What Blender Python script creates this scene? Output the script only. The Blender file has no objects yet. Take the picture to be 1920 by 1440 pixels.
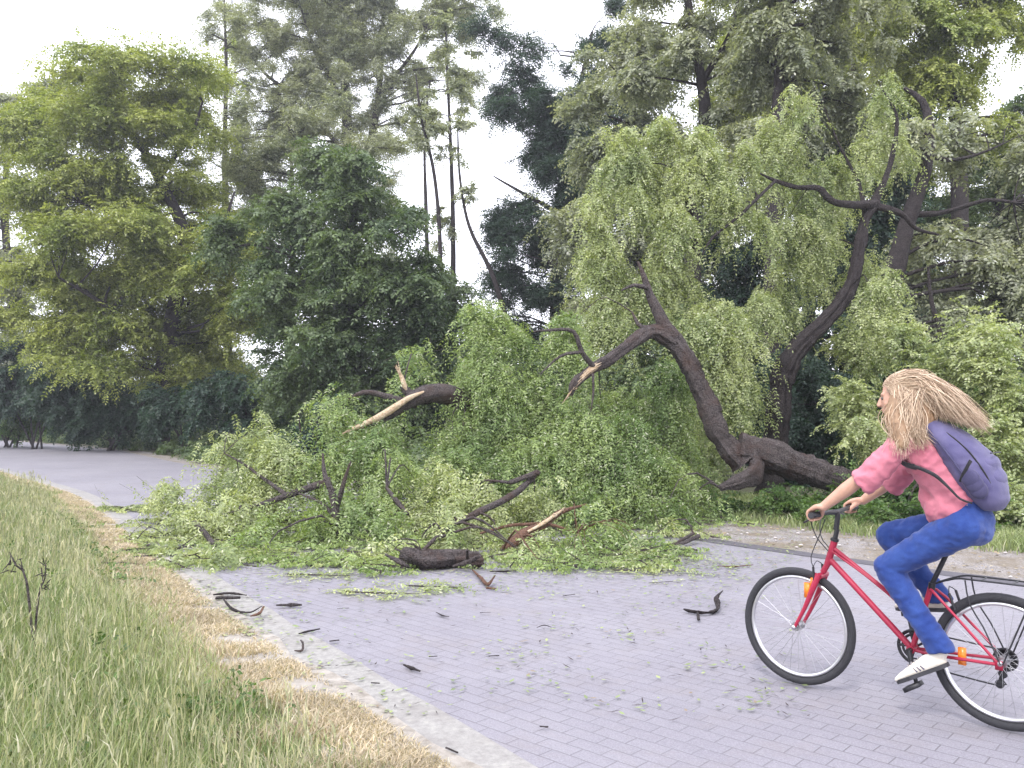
import bpy, bmesh, math
import numpy as np
from mathutils import Vector, Matrix

# ------------------------------------------------------------------ camera, sky, sun
scene = bpy.context.scene
COL = scene.collection
FPX, CAMH = 1600.0, 1.55
PIT = math.atan(60.0 / FPX)
cd = bpy.data.cameras.new('camera')
cam = bpy.data.objects.new('camera', cd); COL.objects.link(cam)
cd.sensor_width = 36.0; cd.lens = 36.0 * FPX / 1920.0
cd.clip_start = 0.05; cd.clip_end = 2000
cam.location = (0, 0, CAMH); cam.rotation_euler = (math.pi / 2 + PIT, 0, 0)
scene.camera = cam

SUN_EL, SUN_AZ = math.radians(52), math.radians(205)     # azimuth clockwise from +Y: behind and left of the camera
world = bpy.data.worlds.new('World'); scene.world = world; world.use_nodes = True
wn = world.node_tree; wn.nodes.clear()
sky = wn.nodes.new('ShaderNodeTexSky'); sky.sky_type = 'NISHITA'; sky.sun_disc = False
sky.sun_elevation = SUN_EL; sky.sun_rotation = SUN_AZ
sky.air_density = 1.0; sky.dust_density = 4.0; sky.ozone_density = 1.0
# high, even cloud: most of the blue is replaced by cloud white
clo = wn.nodes.new('ShaderNodeMix'); clo.data_type = 'RGBA'; clo.inputs['Factor'].default_value = 0.86
clo.inputs['B'].default_value = (12.6, 12.7, 14.0, 1)
bg = wn.nodes.new('ShaderNodeBackground'); bg.inputs['Strength'].default_value = 0.13
wo = wn.nodes.new('ShaderNodeOutputWorld')
wn.links.new(sky.outputs[0], clo.inputs['A']); wn.links.new(clo.outputs['Result'], bg.inputs[0]); wn.links.new(bg.outputs[0], wo.inputs[0])
sd = bpy.data.lights.new('sun', 'SUN'); sd.energy = 1.5; sd.angle = math.radians(11); sd.color = (1, .96, .9)
sun = bpy.data.objects.new('sun', sd); COL.objects.link(sun)
sdir = Vector((math.sin(SUN_AZ) * math.cos(SUN_EL), math.cos(SUN_AZ) * math.cos(SUN_EL), math.sin(SUN_EL)))
sun.rotation_euler = sdir.to_track_quat('Z', 'Y').to_euler()
scene.view_settings.view_transform = 'Standard'; scene.view_settings.look = 'None'
scene.view_settings.exposure = 0.85; scene.view_settings.gamma = 1.0
scene.cycles.max_bounces = 6; scene.cycles.diffuse_bounces = 3; scene.cycles.glossy_bounces = 2
scene.cycles.transmission_bounces = 4; scene.cycles.volume_bounces = 0
scene.cycles.sample_clamp_indirect = 6

# ------------------------------------------------------------------ pixel helpers (layout only: a photo pixel at a real distance)
CAM = np.array([0, 0, CAMH])
def ray(px, py):
    x = (px - 960) / FPX; y = (720 - py) / FPX
    return np.array([x, math.cos(PIT) - y * math.sin(PIT), math.sin(PIT) + y * math.cos(PIT)])
def G(px, py, z=0.0):
    r = ray(px, py); return CAM + r * ((z - CAMH) / r[2])
def W(px, py, d):
    r = ray(px, py); return CAM + r * (d / r[1])
R = np.random.default_rng(7)

# ------------------------------------------------------------------ materials
def nmat(name):
    m = bpy.data.materials.new(name); m.use_nodes = True
    nt = m.node_tree; b = nt.nodes['Principled BSDF']
    return m, nt, b
def N(nt, t, **kw):
    n = nt.nodes.new(t)
    for k, v in kw.items():
        if k.startswith('i_'): n.inputs[k[2:].replace('_', ' ')].default_value = v
        else: setattr(n, k, v)
    return n
def ramp(nt, src, stops):
    r = nt.nodes.new('ShaderNodeValToRGB'); e = r.color_ramp.elements
    while len(e) < len(stops): e.new(0.5)
    for i, (p, c) in enumerate(stops): e[i].position = p; e[i].color = (*c, 1)
    nt.links.new(src, r.inputs[0]); return r.outputs[0]
def mixc(nt, f, a, b, mode='MIX'):
    m = nt.nodes.new('ShaderNodeMix'); m.data_type = 'RGBA'; m.blend_type = mode
    for k, v in (('Factor', f), ('A', a), ('B', b)):
        if isinstance(v, (int, float)): m.inputs[k].default_value = v
        elif isinstance(v, tuple): m.inputs[k].default_value = (*v, 1)
        else: nt.links.new(v, m.inputs[k])
    return m.outputs['Result']
def noise(nt, scale, detail=4, rough=.6, vec=None, sc=None):
    n = N(nt, 'ShaderNodeTexNoise'); n.inputs['Scale'].default_value = scale
    n.inputs['Detail'].default_value = detail; n.inputs['Roughness'].default_value = rough
    tc = N(nt, 'ShaderNodeTexCoord')
    src = tc.outputs['Object']
    if sc or vec:
        mp = N(nt, 'ShaderNodeMapping'); mp.inputs['Scale'].default_value = sc or (1, 1, 1)
        if vec: mp.inputs['Rotation'].default_value = vec
        nt.links.new(src, mp.inputs[0]); src = mp.outputs[0]
    nt.links.new(src, n.inputs[0]); return n.outputs['Fac']
def bump(nt, b, h, s, d=.02):
    bp = N(nt, 'ShaderNodeBump'); bp.inputs['Strength'].default_value = s; bp.inputs['Distance'].default_value = d
    nt.links.new(h, bp.inputs['Height']); nt.links.new(bp.outputs[0], b.inputs['Normal'])
def simple(name, c, rough=.5, metal=0.0, var=.15, scale=20, bmp=0, spec=.5):
    m, nt, b = nmat(name)
    n = noise(nt, scale)
    c1 = tuple(max(0, x * (1 - var)) for x in c); c2 = tuple(x * (1 + var) for x in c)
    nt.links.new(ramp(nt, n, [(.3, c1), (.7, c2)]), b.inputs['Base Color'])
    b.inputs['Roughness'].default_value = rough; b.inputs['Metallic'].default_value = metal
    b.inputs['Specular IOR Level'].default_value = spec
    if bmp: bump(nt, b, n, bmp)
    return m
def leafmat(name, c1, c2, c3, trans=.38, scale=1.1):
    m, nt, b = nmat(name)
    g = N(nt, 'ShaderNodeNewGeometry')
    big = noise(nt, scale, 2)
    base = ramp(nt, big, [(.35, c1), (.62, c2)])
    iso = ramp(nt, g.outputs['Random Per Island'], [(.0, (.62, .62, .66)), (.55, (1, 1, 1)), (1., (1.42, 1.34, 1.3))])
    col = mixc(nt, 1.0, base, iso, 'MULTIPLY')
    odd = N(nt, 'ShaderNodeMath', operation='GREATER_THAN'); odd.inputs[1].default_value = .93
    nt.links.new(g.outputs['Random Per Island'], odd.inputs[0])
    col = mixc(nt, odd.outputs[0], col, c3)
    nt.links.new(col, b.inputs['Base Color'])
    b.inputs['Roughness'].default_value = .48; b.inputs['Specular IOR Level'].default_value = .4
    t = N(nt, 'ShaderNodeBsdfTranslucent')
    tc = mixc(nt, 1.0, col, (1.25, 1.3, .55), 'MULTIPLY'); nt.links.new(tc, t.inputs[0])
    mx = N(nt, 'ShaderNodeMixShader'); mx.inputs[0].default_value = trans
    out = nt.nodes['Material Output']
    nt.links.new(b.outputs[0], mx.inputs[1]); nt.links.new(t.outputs[0], mx.inputs[2]); nt.links.new(mx.outputs[0], out.inputs[0])
    return m
def barkmat(name, c1, c2, scale=9, red=None):
    m, nt, b = nmat(name)
    n1 = noise(nt, scale, 6, .7); n2 = noise(nt, scale * 5, 4, .7)
    c = ramp(nt, n1, [(.32, c1), (.5, tuple((x + y) / 2 for x, y in zip(c1, c2))), (.72, c2)])
    c = mixc(nt, .6, c, ramp(nt, n2, [(.36, c1), (.64, c2)]))
    if red: c = mixc(nt, ramp(nt, noise(nt, 2.6, 5, .7), [(.5, (0, 0, 0)), (.66, (.8, .8, .8))]), c, red)
    nt.links.new(c, b.inputs['Base Color'])
    b.inputs['Roughness'].default_value = .92; b.inputs['Specular IOR Level'].default_value = .2
    bump(nt, b, n2, 1.0, .08); return m

M = {}
M['locust_leaf'] = leafmat('locust_leaf', (.16, .24, .09), (.29, .37, .15), (.47, .50, .35))
M['locust_leaf_pale'] = leafmat('locust_leaf_pale', (.24, .30, .14), (.40, .45, .23), (.56, .57, .42))
M['ash_leaf'] = leafmat('ash_leaf', (.20, .255, .065), (.34, .38, .11), (.42, .44, .22), scale=.45)
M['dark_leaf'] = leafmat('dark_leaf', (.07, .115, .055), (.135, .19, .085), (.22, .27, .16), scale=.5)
M['blue_leaf'] = leafmat('blue_leaf', (.024, .052, .038), (.05, .092, .062), (.10, .14, .11), scale=.5)  # blue-green leaf, darkened further to put understorey shade into the colour
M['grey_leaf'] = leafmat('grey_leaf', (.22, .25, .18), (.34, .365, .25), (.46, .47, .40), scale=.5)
M['bush_leaf'] = leafmat('bush_leaf', (.05, .11, .03), (.1, .17, .045), (.17, .22, .09), scale=1.5)
M['litter_leaf'] = leafmat('litter_leaf', (.16, .22, .09), (.25, .30, .13), (.22, .17, .12), trans=.1)
M['grass'] = leafmat('grass', (.18, .24, .10), (.28, .33, .155), (.45, .44, .32), trans=.3, scale=1.2)
M['dry_grass'] = leafmat('dry_grass', (.38, .32, .23), (.55, .47, .36), (.6, .54, .42), trans=.25, scale=2)
M['seed_grass'] = leafmat('seed_grass', (.30, .31, .18), (.42, .41, .27), (.5, .48, .36), trans=.25, scale=2)
M['bark'] = barkmat('bark', (.018, .015, .018), (.20, .17, .165), red=(.10, .065, .055))
M['bark_dark'] = barkmat('bark_dark', (.018, .015, .018), (.10, .085, .085))
M['bark_grey'] = barkmat('bark_grey', (.10, .085, .085), (.24, .21, .2))
M['bark_red'] = barkmat('bark_red', (.10, .055, .04), (.30, .17, .12))
M['wood'] = barkmat('wood', (.50, .33, .19), (.78, .66, .50), 5)
M['tyre'] = simple('tyre', (.025, .025, .03), .8, bmp=.3, scale=120)
M['rim'] = simple('rim', (.62, .62, .64), .28, .9, var=.05)
M['chrome'] = simple('chrome', (.5, .5, .52), .3, 1.0, var=.1)
M['red_paint'] = simple('red_paint', (.34, .016, .05), .42, 0, var=.12, scale=6)
M['black_plastic'] = simple('black_plastic', (.018, .018, .022), .5)
M['dark_metal'] = simple('dark_metal', (.05, .05, .055), .4, .8)
M['orange'] = simple('orange_reflector', (.85, .22, .02), .25)
M['rubber'] = simple('rubber', (.03, .03, .035), .7)

# ------------------------------------------------------------------ mesh tools
class Geo:
    def __init__(s): s.V = []; s.F = []; s.n = 0
    def add(s, V, F, mi=0):
        V = np.asarray(V, dtype=np.float32).reshape(-1, 3); F = np.asarray(F, dtype=np.int64)
        s.V.append(V); s.F.append((F + s.n, mi)); s.n += len(V)
    def build(s, name, mats, parent=None, smooth=True, link=True):
        me = bpy.data.meshes.new(name)
        if not s.V: s.V = [np.zeros((0, 3))]
        V = np.concatenate(s.V).astype(np.float32)
        me.vertices.add(len(V)); me.vertices.foreach_set('co', V.ravel())
        loops = np.concatenate([f.ravel() for f, _ in s.F]); sizes = np.concatenate([np.full(len(f), f.shape[1]) for f, _ in s.F])
        mis = np.concatenate([np.full(len(f), mi) for f, mi in s.F])
        me.loops.add(len(loops)); me.loops.foreach_set('vertex_index', loops.astype(np.int32))
        me.polygons.add(len(sizes)); st = np.concatenate([[0], np.cumsum(sizes)[:-1]])
        me.polygons.foreach_set('loop_start', st.astype(np.int32))
        me.polygons.foreach_set('material_index', mis.astype(np.int32))
        me.polygons.foreach_set('use_smooth', np.full(len(sizes), smooth))
        me.update(calc_edges=True)
        for m in (mats if isinstance(mats, (list, tuple)) else [mats]): me.materials.append(M[m] if isinstance(m, str) else m)
        o = bpy.data.objects.new(name, me)
        if link: COL.objects.link(o)
        if parent is not None: o.parent = parent
        return o
def tag(o, label=None, cat=None, group=None, kind=None):
    if label: o['label'] = label
    if cat: o['category'] = cat
    if group: o['group'] = group
    if kind: o['kind'] = kind
    return o
def root(name, loc, label, cat, group=None, rz=0.0):
    o = bpy.data.objects.new(name, None); COL.objects.link(o); o.location = loc; o.rotation_euler = (0, 0, rz)
    o.empty_display_size = .2
    return tag(o, label, cat, group)

def curve(pts, rad, step):
    """Catmull-Rom through pts, sampled about every step metres"""
    P = np.array(pts, float); rad = np.array(rad, float)
    if len(P) == 2: P = np.array([P[0], (P[0] + P[1]) / 2, P[1]]); rad = np.array([rad[0], (rad[0] + rad[-1]) / 2, rad[-1]])
    Q = np.vstack([2 * P[0] - P[1], P, 2 * P[-1] - P[-2]]); out = []; ro = []
    for i in range(len(P) - 1):
        a, b, c, d = Q[i:i + 4]; n = max(2, int(np.linalg.norm(c - b) / step))
        for t in np.arange(n) / n:
            out.append(.5 * (2 * b + (c - a) * t + (2 * a - 5 * b + 4 * c - d) * t * t + (3 * b - a - 3 * c + d) * t ** 3))
            ro.append(rad[i] * (1 - t) + rad[i + 1] * t)
    out.append(P[-1]); ro.append(rad[-1]); return np.array(out), np.array(ro)
def frames(P):
    T = np.gradient(P, axis=0); T /= np.linalg.norm(T, axis=1)[:, None] + 1e-9
    u = np.cross(T[0], [0, 0, 1.]);
    if np.linalg.norm(u) < .1: u = np.cross(T[0], [1., 0, 0])
    u /= np.linalg.norm(u); U = [u]
    for i in range(1, len(P)):
        u = U[-1] - T[i] * np.dot(U[-1], T[i]); u /= np.linalg.norm(u); U.append(u)
    U = np.array(U); return T, U, np.cross(T, U)
def tube(g, pts, rad, sides=8, step=.15, rough=0.0, knot=0.0, mi=0, raw=False, flat=1.0, caps=True):
    P, r = (np.array(pts, float), np.array(rad, float)) if raw else curve(pts, rad if hasattr(rad, '__len__') else [rad] * len(pts), step)
    if knot: P = P + np.cumsum(R.normal(0, knot, P.shape), axis=0) * np.linspace(0, 1, len(P))[:, None] * np.linspace(1, 0, len(P))[:, None] * 2
    T, U, B = frames(P); n = len(P)
    ang = np.arange(sides) / sides * 2 * np.pi
    rr = r[:, None] * np.ones((1, sides))
    if rough:
        ridge = (np.abs(R.normal(0, 1.5, sides)) - 1.0)[None, :] * rough * (1 + .5 * np.convolve(R.normal(0, 1, n + 4), np.ones(3) / 3, 'same')[2:2 + n])[:, None]; w = np.cumsum(R.normal(0, .35, (n, sides)), axis=0); w -= w.mean(axis=0)
        w = np.clip(w, -1.6, 1.6); lum = np.convolve(R.normal(0, 1, n + 8), np.ones(5) / 5, 'same')[4:4 + n][:, None]
        rr = rr * (1 + ridge + w * rough * .7 + lum * rough * 1.3)
    V = P[:, None, :] + rr[:, :, None] * (np.cos(ang)[None, :, None] * U[:, None, :] + flat * np.sin(ang)[None, :, None] * B[:, None, :])
    i = np.arange(n - 1)[:, None] * sides; j = np.arange(sides)[None, :]; k = (j + 1) % sides
    F = np.stack([i + j, i + k, i + sides + k, i + sides + j], -1).reshape(-1, 4)
    g.add(V.reshape(-1, 3), F, mi)
    if caps:
        g.add(V[0], np.arange(sides)[::-1][None, :], mi); g.add(V[-1], np.arange(sides)[None, :], mi)
    return P, r
def ellip(g, c, rad, nu=14, nv=9, mi=0, rot=None):
    th = np.linspace(0, np.pi, nv + 1)[1:-1]; ph = np.arange(nu) / nu * 2 * np.pi
    V = np.stack([np.sin(th)[:, None] * np.cos(ph), np.sin(th)[:, None] * np.sin(ph), np.cos(th)[:, None] * np.ones(nu)], -1).reshape(-1, 3)
    V = np.vstack([V, [[0, 0, 1], [0, 0, -1]]]) * np.array(rad)
    if rot is not None: V = V @ np.array(rot).T
    V = V + np.array(c); m = nv - 1
    i = np.arange(m - 1)[:, None] * nu; j = np.arange(nu)[None]; k = (j + 1) % nu
    g.add(V, np.stack([i + j, i + nu + j, i + nu + k, i + k], -1).reshape(-1, 4), mi)
    off = g.n - len(V); jj = np.arange(nu); kk = (jj + 1) % nu
    g.F.append((np.stack([np.full(nu, m * nu), jj, kk], -1) + off, mi))
    g.F.append((np.stack([np.full(nu, m * nu + 1), (m - 1) * nu + kk, (m - 1) * nu + jj], -1) + off, mi))
def box(g, c, s, mi=0, rot=None):
    V = np.array([[x, y, z] for x in (-.5, .5) for y in (-.5, .5) for z in (-.5, .5)]) * np.array(s)
    if rot is not None: V = V @ np.array(rot).T
    g.add(V + np.array(c), [[0, 1, 3, 2], [4, 6, 7, 5], [0, 4, 5, 1], [2, 3, 7, 6], [0, 2, 6, 4], [1, 5, 7, 3]], mi)
def unit(v): return v / (np.linalg.norm(v, axis=-1, keepdims=True) + 1e-9)
UP = np.array([0, 0, 1.])

def pinnate(g, P, D, L, pairs, lL, lW, droop=.4, mi=0):
    """compound leaves: P,D (M,3); leaflets in pairs along a drooping midrib, each leaflet a folded quad"""
    Mn = len(P)
    if Mn == 0: return
    L = L * R.uniform(.7, 1.25, (Mn, 1)); D = unit(D)
    side = unit(np.cross(D, UP) + R.normal(0, .35, (Mn, 3)))
    k = pairs * 2 + 1
    t = np.concatenate([np.repeat((np.arange(pairs) + .6) / pairs * .92, 2), [1.0]])[None, :, None]
    sg = np.concatenate([np.tile([1., -1.], pairs), [0.]])[None, :, None]
    Lm = L[:, None, :]
    pos = P[:, None] + D[:, None] * Lm * t - UP * droop * Lm * t * t
    T = unit(D[:, None] - UP * 2 * droop * t)
    S = unit(side[:, None] - T * np.sum(side[:, None] * T, -1, keepdims=True))
    d = unit(S * sg + T * (.45 + (sg == 0) * 1) - UP * .25 + R.normal(0, .22, (Mn, k, 3)))
    nr = unit(np.cross(T, S) + R.normal(0, .4, (Mn, k, 3)))
    w = unit(np.cross(nr, d)); l = lL * R.uniform(.75, 1.2, (Mn, k, 1)); wd = lW * R.uniform(.75, 1.2, (Mn, k, 1))
    mid = pos + d * l * .45
    V = np.stack([pos, mid + w * wd * .5, pos + d * l, mid - w * wd * .5], 2).reshape(-1, 3)
    g.add(V, np.arange(len(V)).reshape(-1, 4), mi)

def in_ball(n, p=2.0):
    v = unit(R.normal(0, 1, (n, 3))); return v * R.uniform(0, 1, (n, 1)) ** (1 / p)
def clump(g, c, rad, n, sp, out=None):
    """a bough end: several drooping branchlets, each carrying compound leaves on alternate sides"""
    q = sp.get('per', 9); m = max(2, int(round(n / q))); b = unit(R.normal(0, 1, (m, 3)) * [1, 1, sp.get('vz', .6)])
    d = unit(b + UP * sp.get('rise', .2) + (out * .55 if out is not None else 0)); ln = np.max(rad) * R.uniform(.75, 1.5, (m, 1))
    st = c + in_ball(m) * rad * .55 - d * ln * .35; dr = sp.get('fall', .25) * R.uniform(.6, 1.4, (m, 1))
    t = (np.linspace(.12, 1, q)[None] + R.normal(0, .03, (m, q)))[..., None]; L3, D3 = ln[:, None], dr[:, None]
    P = st[:, None] + d[:, None] * L3 * t - UP * D3 * L3 * t * t; T = unit(d[:, None] - UP * 2 * D3 * t)
    S = unit(np.cross(T, UP) + R.normal(0, .3, (m, q, 3))); sg = np.where(np.arange(q) % 2, 1., -1.)[None, :, None]
    o = S * sg * .9 + T * .75 + R.normal(0, .2, (m, q, 3))
    pinnate(g, P.reshape(-1, 3), o.reshape(-1, 3), sp['L'], sp['pairs'], sp['lL'], sp['lW'], sp.get('droop', .35))
    tt = np.linspace(0, 1, 4)[None, :, None]; C_ = st[:, None] + d[:, None] * L3 * tt - UP * D3 * L3 * tt * tt
    w = unit(np.cross(d, R.normal(0, 1, (m, 3))))[:, None] * (sp['lW'] * .11 * (1.1 - tt))
    V = np.stack([C_ - w, C_ + w], 2).reshape(-1, 3); k = (np.arange(m) * 8)[:, None, None] + (np.arange(3) * 2)[None, :, None] + np.array([0, 1, 3, 2])[None, None]
    g.add(V, k.reshape(-1, 4), 1)
FAR = dict(L=.42, pairs=4, lL=.15, lW=.07, rc=1.05, flat=.55, cov=6.6, vz=.5, fall=.35, per=8)
MID = dict(L=.34, pairs=5, lL=.10, lW=.045, rc=.7, flat=.7, cov=6.2, droop=.5, vz=.55, fall=.4, per=8)
LOC = dict(L=.23, pairs=6, lL=.062, lW=.021, rc=.42, flat=1.7, cov=4.6, droop=.75, fall=1.05, vz=.5, rise=.35, per=9)
def spec(b, **k): d = dict(b); d.update(k); return d
def crown(g, ells, sp):
    """fill ellipsoids (px,py,depth,rx,ry[,cov]) with leafy clumps; returns the clump centres"""
    cs = []
    for e in ells:
        cx, cy, d, rx, ry = e[:5]; cv = e[5] if len(e) > 5 else 1.0
        s = d / FPX; C = W(cx, cy, d); Rd = np.array([rx * s, .75 * min(rx, ry * 1.3) * s, ry * s])
        area = math.pi * Rd[0] * Rd[2]; rc = sp['rc']
        nc = max(3, int(2.5 * area * min(cv, 1.2) / (math.pi * rc * rc * sp['flat'])))
        leafs = sp['cov'] * cv * area / (sp['lL'] * sp['lW'] * .5 * .6)
        per = max(4, int(leafs / (sp['pairs'] * 2 + 1) / nc))
        cc = C + in_ball(nc, 2.6) * Rd
        cc = cc[cc[:, 2] > -.25]; cc[:, 2] = np.maximum(cc[:, 2], .07)
        for c in cc:
            q = R.uniform(.65, 1.3); o = unit(c - C)
            clump(g, c, np.array([rc, rc, rc * sp['flat']]) * q, int(per * q * q), sp, o)
        cs.append(cc)
    return np.concatenate(cs)
def along(P, t):
    i = min(len(P) - 1, max(0, t * (len(P) - 1))); a = int(i); b = min(a + 1, len(P) - 1)
    return P[a] + (P[b] - P[a]) * (i - a)
def twigs(g, spines, cs, frac, r0, sides=4, droopy=0.0, step=.5):
    """thin branches from the nearest limb point out to a share of the clumps"""
    S = np.concatenate([p for p, _ in spines]); SR = np.concatenate([r for _, r in spines])
    for c in cs[R.random(len(cs)) < frac]:
        dd = np.linalg.norm(S - c, axis=1) + 1.2 * np.maximum(0, S[:, 2] - c[2] + .3) * (0 if droopy else 1)
        i = int(np.argmin(dd)); a = S[i]; r = min(r0, SR[i] * .7); v = c - a
        if np.linalg.norm(v) < .15 or (droopy and np.linalg.norm(v) > 1.3): continue
        m1 = a + v * .35 + R.normal(0, .07, 3) * np.linalg.norm(v) + UP * np.linalg.norm(v) * (.05 + droopy * .25)
        m2 = a + v * .7 + R.normal(0, .06, 3) * np.linalg.norm(v) + UP * np.linalg.norm(v) * (.04 + droopy * .2)
        tube(g, [a, m1, m2, c], [r, r * .7, r * .5, r * .2], sides, step)

def tree(name, label, cat, group, trunks, ells, sp, leaf, bark='bark_dark', frac=.35, r0=.05, limbs=(), rough=.08, sides=9, droopy=0.0):
    """trunks / limbs: lists of (px,py,depth) polylines with radii in metres"""
    b = trunks[0][0][0]; base = W(*b); base[2] = max(0, min(base[2], .3))
    rt = root(name, base, label, cat, group); inv = -base
    g = Geo(); sp_ = []
    for pts, rad in trunks:
        P = [W(*p) for p in pts]; sp_.append(tube(g, P, rad, sides, .35, rough))
    to = g.build('trunk', bark, rt); to.location = inv
    if limbs:
        for pts, rad in limbs:
            g = Geo(); sp_.append(tube(g, [W(*p) for p in pts], rad, max(6, sides - 2), .25, rough, knot=.008))
            o = g.build('limb', bark, rt); o.location = inv
    g = Geo(); cs = crown(g, ells, sp); o = g.build('crown', [leaf, bark], rt, smooth=False); o.location = inv
    g = Geo(); tw = Geo(); twigs(tw, sp_, cs, frac, r0, droopy=droopy)
    if tw.V: o = tw.build('twigs', bark, rt); o.location = inv; o['kind'] = 'stuff'
    return rt, sp_, cs

# ------------------------------------------------------------------ ground and road
LEFT = np.array([(12, -15.5), (3.4, -1.8), (-.0, 3.35), (-.41, 3.92), (-1.5, 5.57), (-2.31, 6.75), (-3.5, 8.65), (-6.4, 13.4), (-8.6, 16.8), (-15.7, 25.5), (-30, 39), (-60, 62), (-130, 100)], float)
RIGHT = np.array([(20, -8.5), (8.6, 3.5), (5.6, 6.9), (4.75, 7.85), (3.35, 9.45), (2.35, 10.8), (.2, 13.4), (-3.5, 18.2), (-10.6, 27.6), (-17.4, 38), (-31, 53), (-62, 78), (-120, 118)], float)
def poly_sample(P, n):
    d = np.concatenate([[0], np.cumsum(np.linalg.norm(np.diff(P, axis=0), axis=1))]); t = np.linspace(0, 1, n) ** 1.0 * d[-1]
    return np.stack([np.interp(t, d, P[:, 0]), np.interp(t, d, P[:, 1])], -1)
def dist_left(x, y):
    """signed distance to the road's left edge, positive on the grass side"""
    p = np.stack([x, y], -1); best = np.full(x.shape, 1e9); sg = np.ones(x.shape)
    for a, b in zip(LEFT[:-1], LEFT[1:]):
        ab = b - a; t = np.clip(((p - a) @ ab) / (ab @ ab), 0, 1); q = a + t[..., None] * ab; dd = np.linalg.norm(p - q, axis=-1)
        cr = ab[0] * (p[..., 1] - a[1]) - ab[1] * (p[..., 0] - a[0])
        u = dd < best; best = np.where(u, dd, best); sg = np.where(u, np.sign(cr), sg)
    return best * sg
def hgt(x, y):
    d = dist_left(x, y); k = np.clip((d - .7) / 3.0, 0, 1); k = k * k * (3 - 2 * k)
    fade = np.clip((60 - np.hypot(x, y)) / 30, 0, 1)
    return k * .30 * fade + np.where(d > .9, .03 * np.sin(x * 1.7) * np.sin(y * 1.3 + 1), 0) * np.clip(d - .9, 0, 1)
xs = np.concatenate([-np.geomspace(900, 14, 26), np.arange(-13, 13.1, .33), np.geomspace(14, 900, 26)])
ys = np.concatenate([-np.geomspace(300, 10, 14), np.arange(-9, 30, .4), np.geomspace(31, 1200, 34)])
X, Y = np.meshgrid(xs, ys); Z = hgt(X, Y); nx = len(xs)
g = Geo(); i = np.arange(len(ys) - 1)[:, None] * nx; j = np.arange(nx - 1)[None]
g.add(np.stack([X, Y, Z], -1).reshape(-1, 3), np.stack([i + j, i + j + 1, i + nx + j + 1, i + nx + j], -1).reshape(-1, 4))
m, nt, b = nmat('ground_soil')
c = ramp(nt, noise(nt, 1.3, 6), [(.3, (.055, .075, .03)), (.5, (.10, .115, .05)), (.68, (.17, .14, .09))])
nt.links.new(mixc(nt, .4, c, ramp(nt, noise(nt, 25, 3), [(.3, (.05, .06, .03)), (.7, (.22, .19, .13))])), b.inputs['Base Color'])
b.inputs['Roughness'].default_value = .95; bump(nt, b, noise(nt, 18, 5), .8, .05); M['ground'] = m
tag(g.build('ground', 'ground'), kind='structure')

def strip(A, B, z, n, wob=0.0, cross=2):
    a = poly_sample(A, n) if len(A) != n else A; b_ = poly_sample(B, n) if len(B) != n else B
    if wob:
        a = a + R.normal(0, wob, a.shape); b_ = b_ + R.normal(0, wob, b_.shape)
    t = np.linspace(0, 1, cross)[None, :, None]; V = a[:, None] * (1 - t) + b_[:, None] * t
    V = np.concatenate([V, np.full(V.shape[:2] + (1,), z)], -1).reshape(-1, 3)
    i = np.arange(n - 1)[:, None] * cross; j = np.arange(cross - 1)[None]
    return V, np.stack([i + j, i + j + 1, i + cross + j + 1, i + cross + j], -1).reshape(-1, 4)
def respace(P, dens=.5):
    out = []
    for a, b_ in zip(P[:-1], P[1:]):
        n = 8 if np.linalg.norm(b_ - a) > 6 else 5
        for t in np.arange(n) / n: out.append(a + (b_ - a) * t)
    out.append(P[-1]); return np.array(out)
def smooth2(P, k=5):
    Q = P.copy()
    for _ in range(k): Q[1:-1] = (Q[:-2] + 2 * Q[1:-1] + Q[2:]) / 4
    return Q
LS = smooth2(poly_sample(LEFT, 420), 12); RS = smooth2(poly_sample(RIGHT, 420), 12)
g = Geo(); V, F = strip(LS, RS, .006, 420, .012, 6); g.add(V, F[:, ::-1])
m, nt, b = nmat('asphalt')
tcn = N(nt, 'ShaderNodeTexCoord'); mp = N(nt, 'ShaderNodeMapping'); mp.vector_type = 'TEXTURE'; mp.inputs['Rotation'].default_value = (0, 0, math.radians(137))
nz = N(nt, 'ShaderNodeTexNoise'); nz.inputs['Scale'].default_value = 1.1; nt.links.new(tcn.outputs['Object'], nz.inputs[0])
va = N(nt, 'ShaderNodeVectorMath', operation='MULTIPLY_ADD'); va.inputs[1].default_value = (.06, .06, 0); nt.links.new(nz.outputs['Color'], va.inputs[0]); nt.links.new(tcn.outputs['Object'], va.inputs[2])
nt.links.new(va.outputs[0], mp.inputs[0])
bk = N(nt, 'ShaderNodeTexBrick'); bk.offset = .5; bk.inputs['Scale'].default_value = 1.0; bk.inputs['Brick Width'].default_value = .20; bk.inputs['Row Height'].default_value = .10
bk.inputs['Mortar Size'].default_value = .0035; bk.inputs['Mortar Smooth'].default_value = .4; bk.inputs['Bias'].default_value = 0
bk.inputs['Color1'].default_value = (.185, .175, .208, 1); bk.inputs['Color2'].default_value = (.235, .225, .258, 1); bk.inputs['Mortar'].default_value = (.13, .12, .14, 1)
nt.links.new(mp.outputs[0], bk.inputs['Vector'])
bkc = mixc(nt, bk.outputs['Fac'], bk.outputs['Color'], (.21, .20, .233))
c = mixc(nt, .6, bkc, ramp(nt, noise(nt, .45, 5, .65), [(.3, (.145, .138, .165)), (.7, (.27, .262, .285))]))
fine = noise(nt, 120, 4, .8); c = mixc(nt, .38, c, ramp(nt, fine, [(.28, (.07, .065, .08)), (.5, (.20, .19, .22)), (.72, (.40, .39, .42))]))
c = mixc(nt, ramp(nt, noise(nt, 2.3, 6, .7), [(.5, (0, 0, 0)), (.75, (.45, .45, .45))]), c, (.185, .16, .155))
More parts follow.
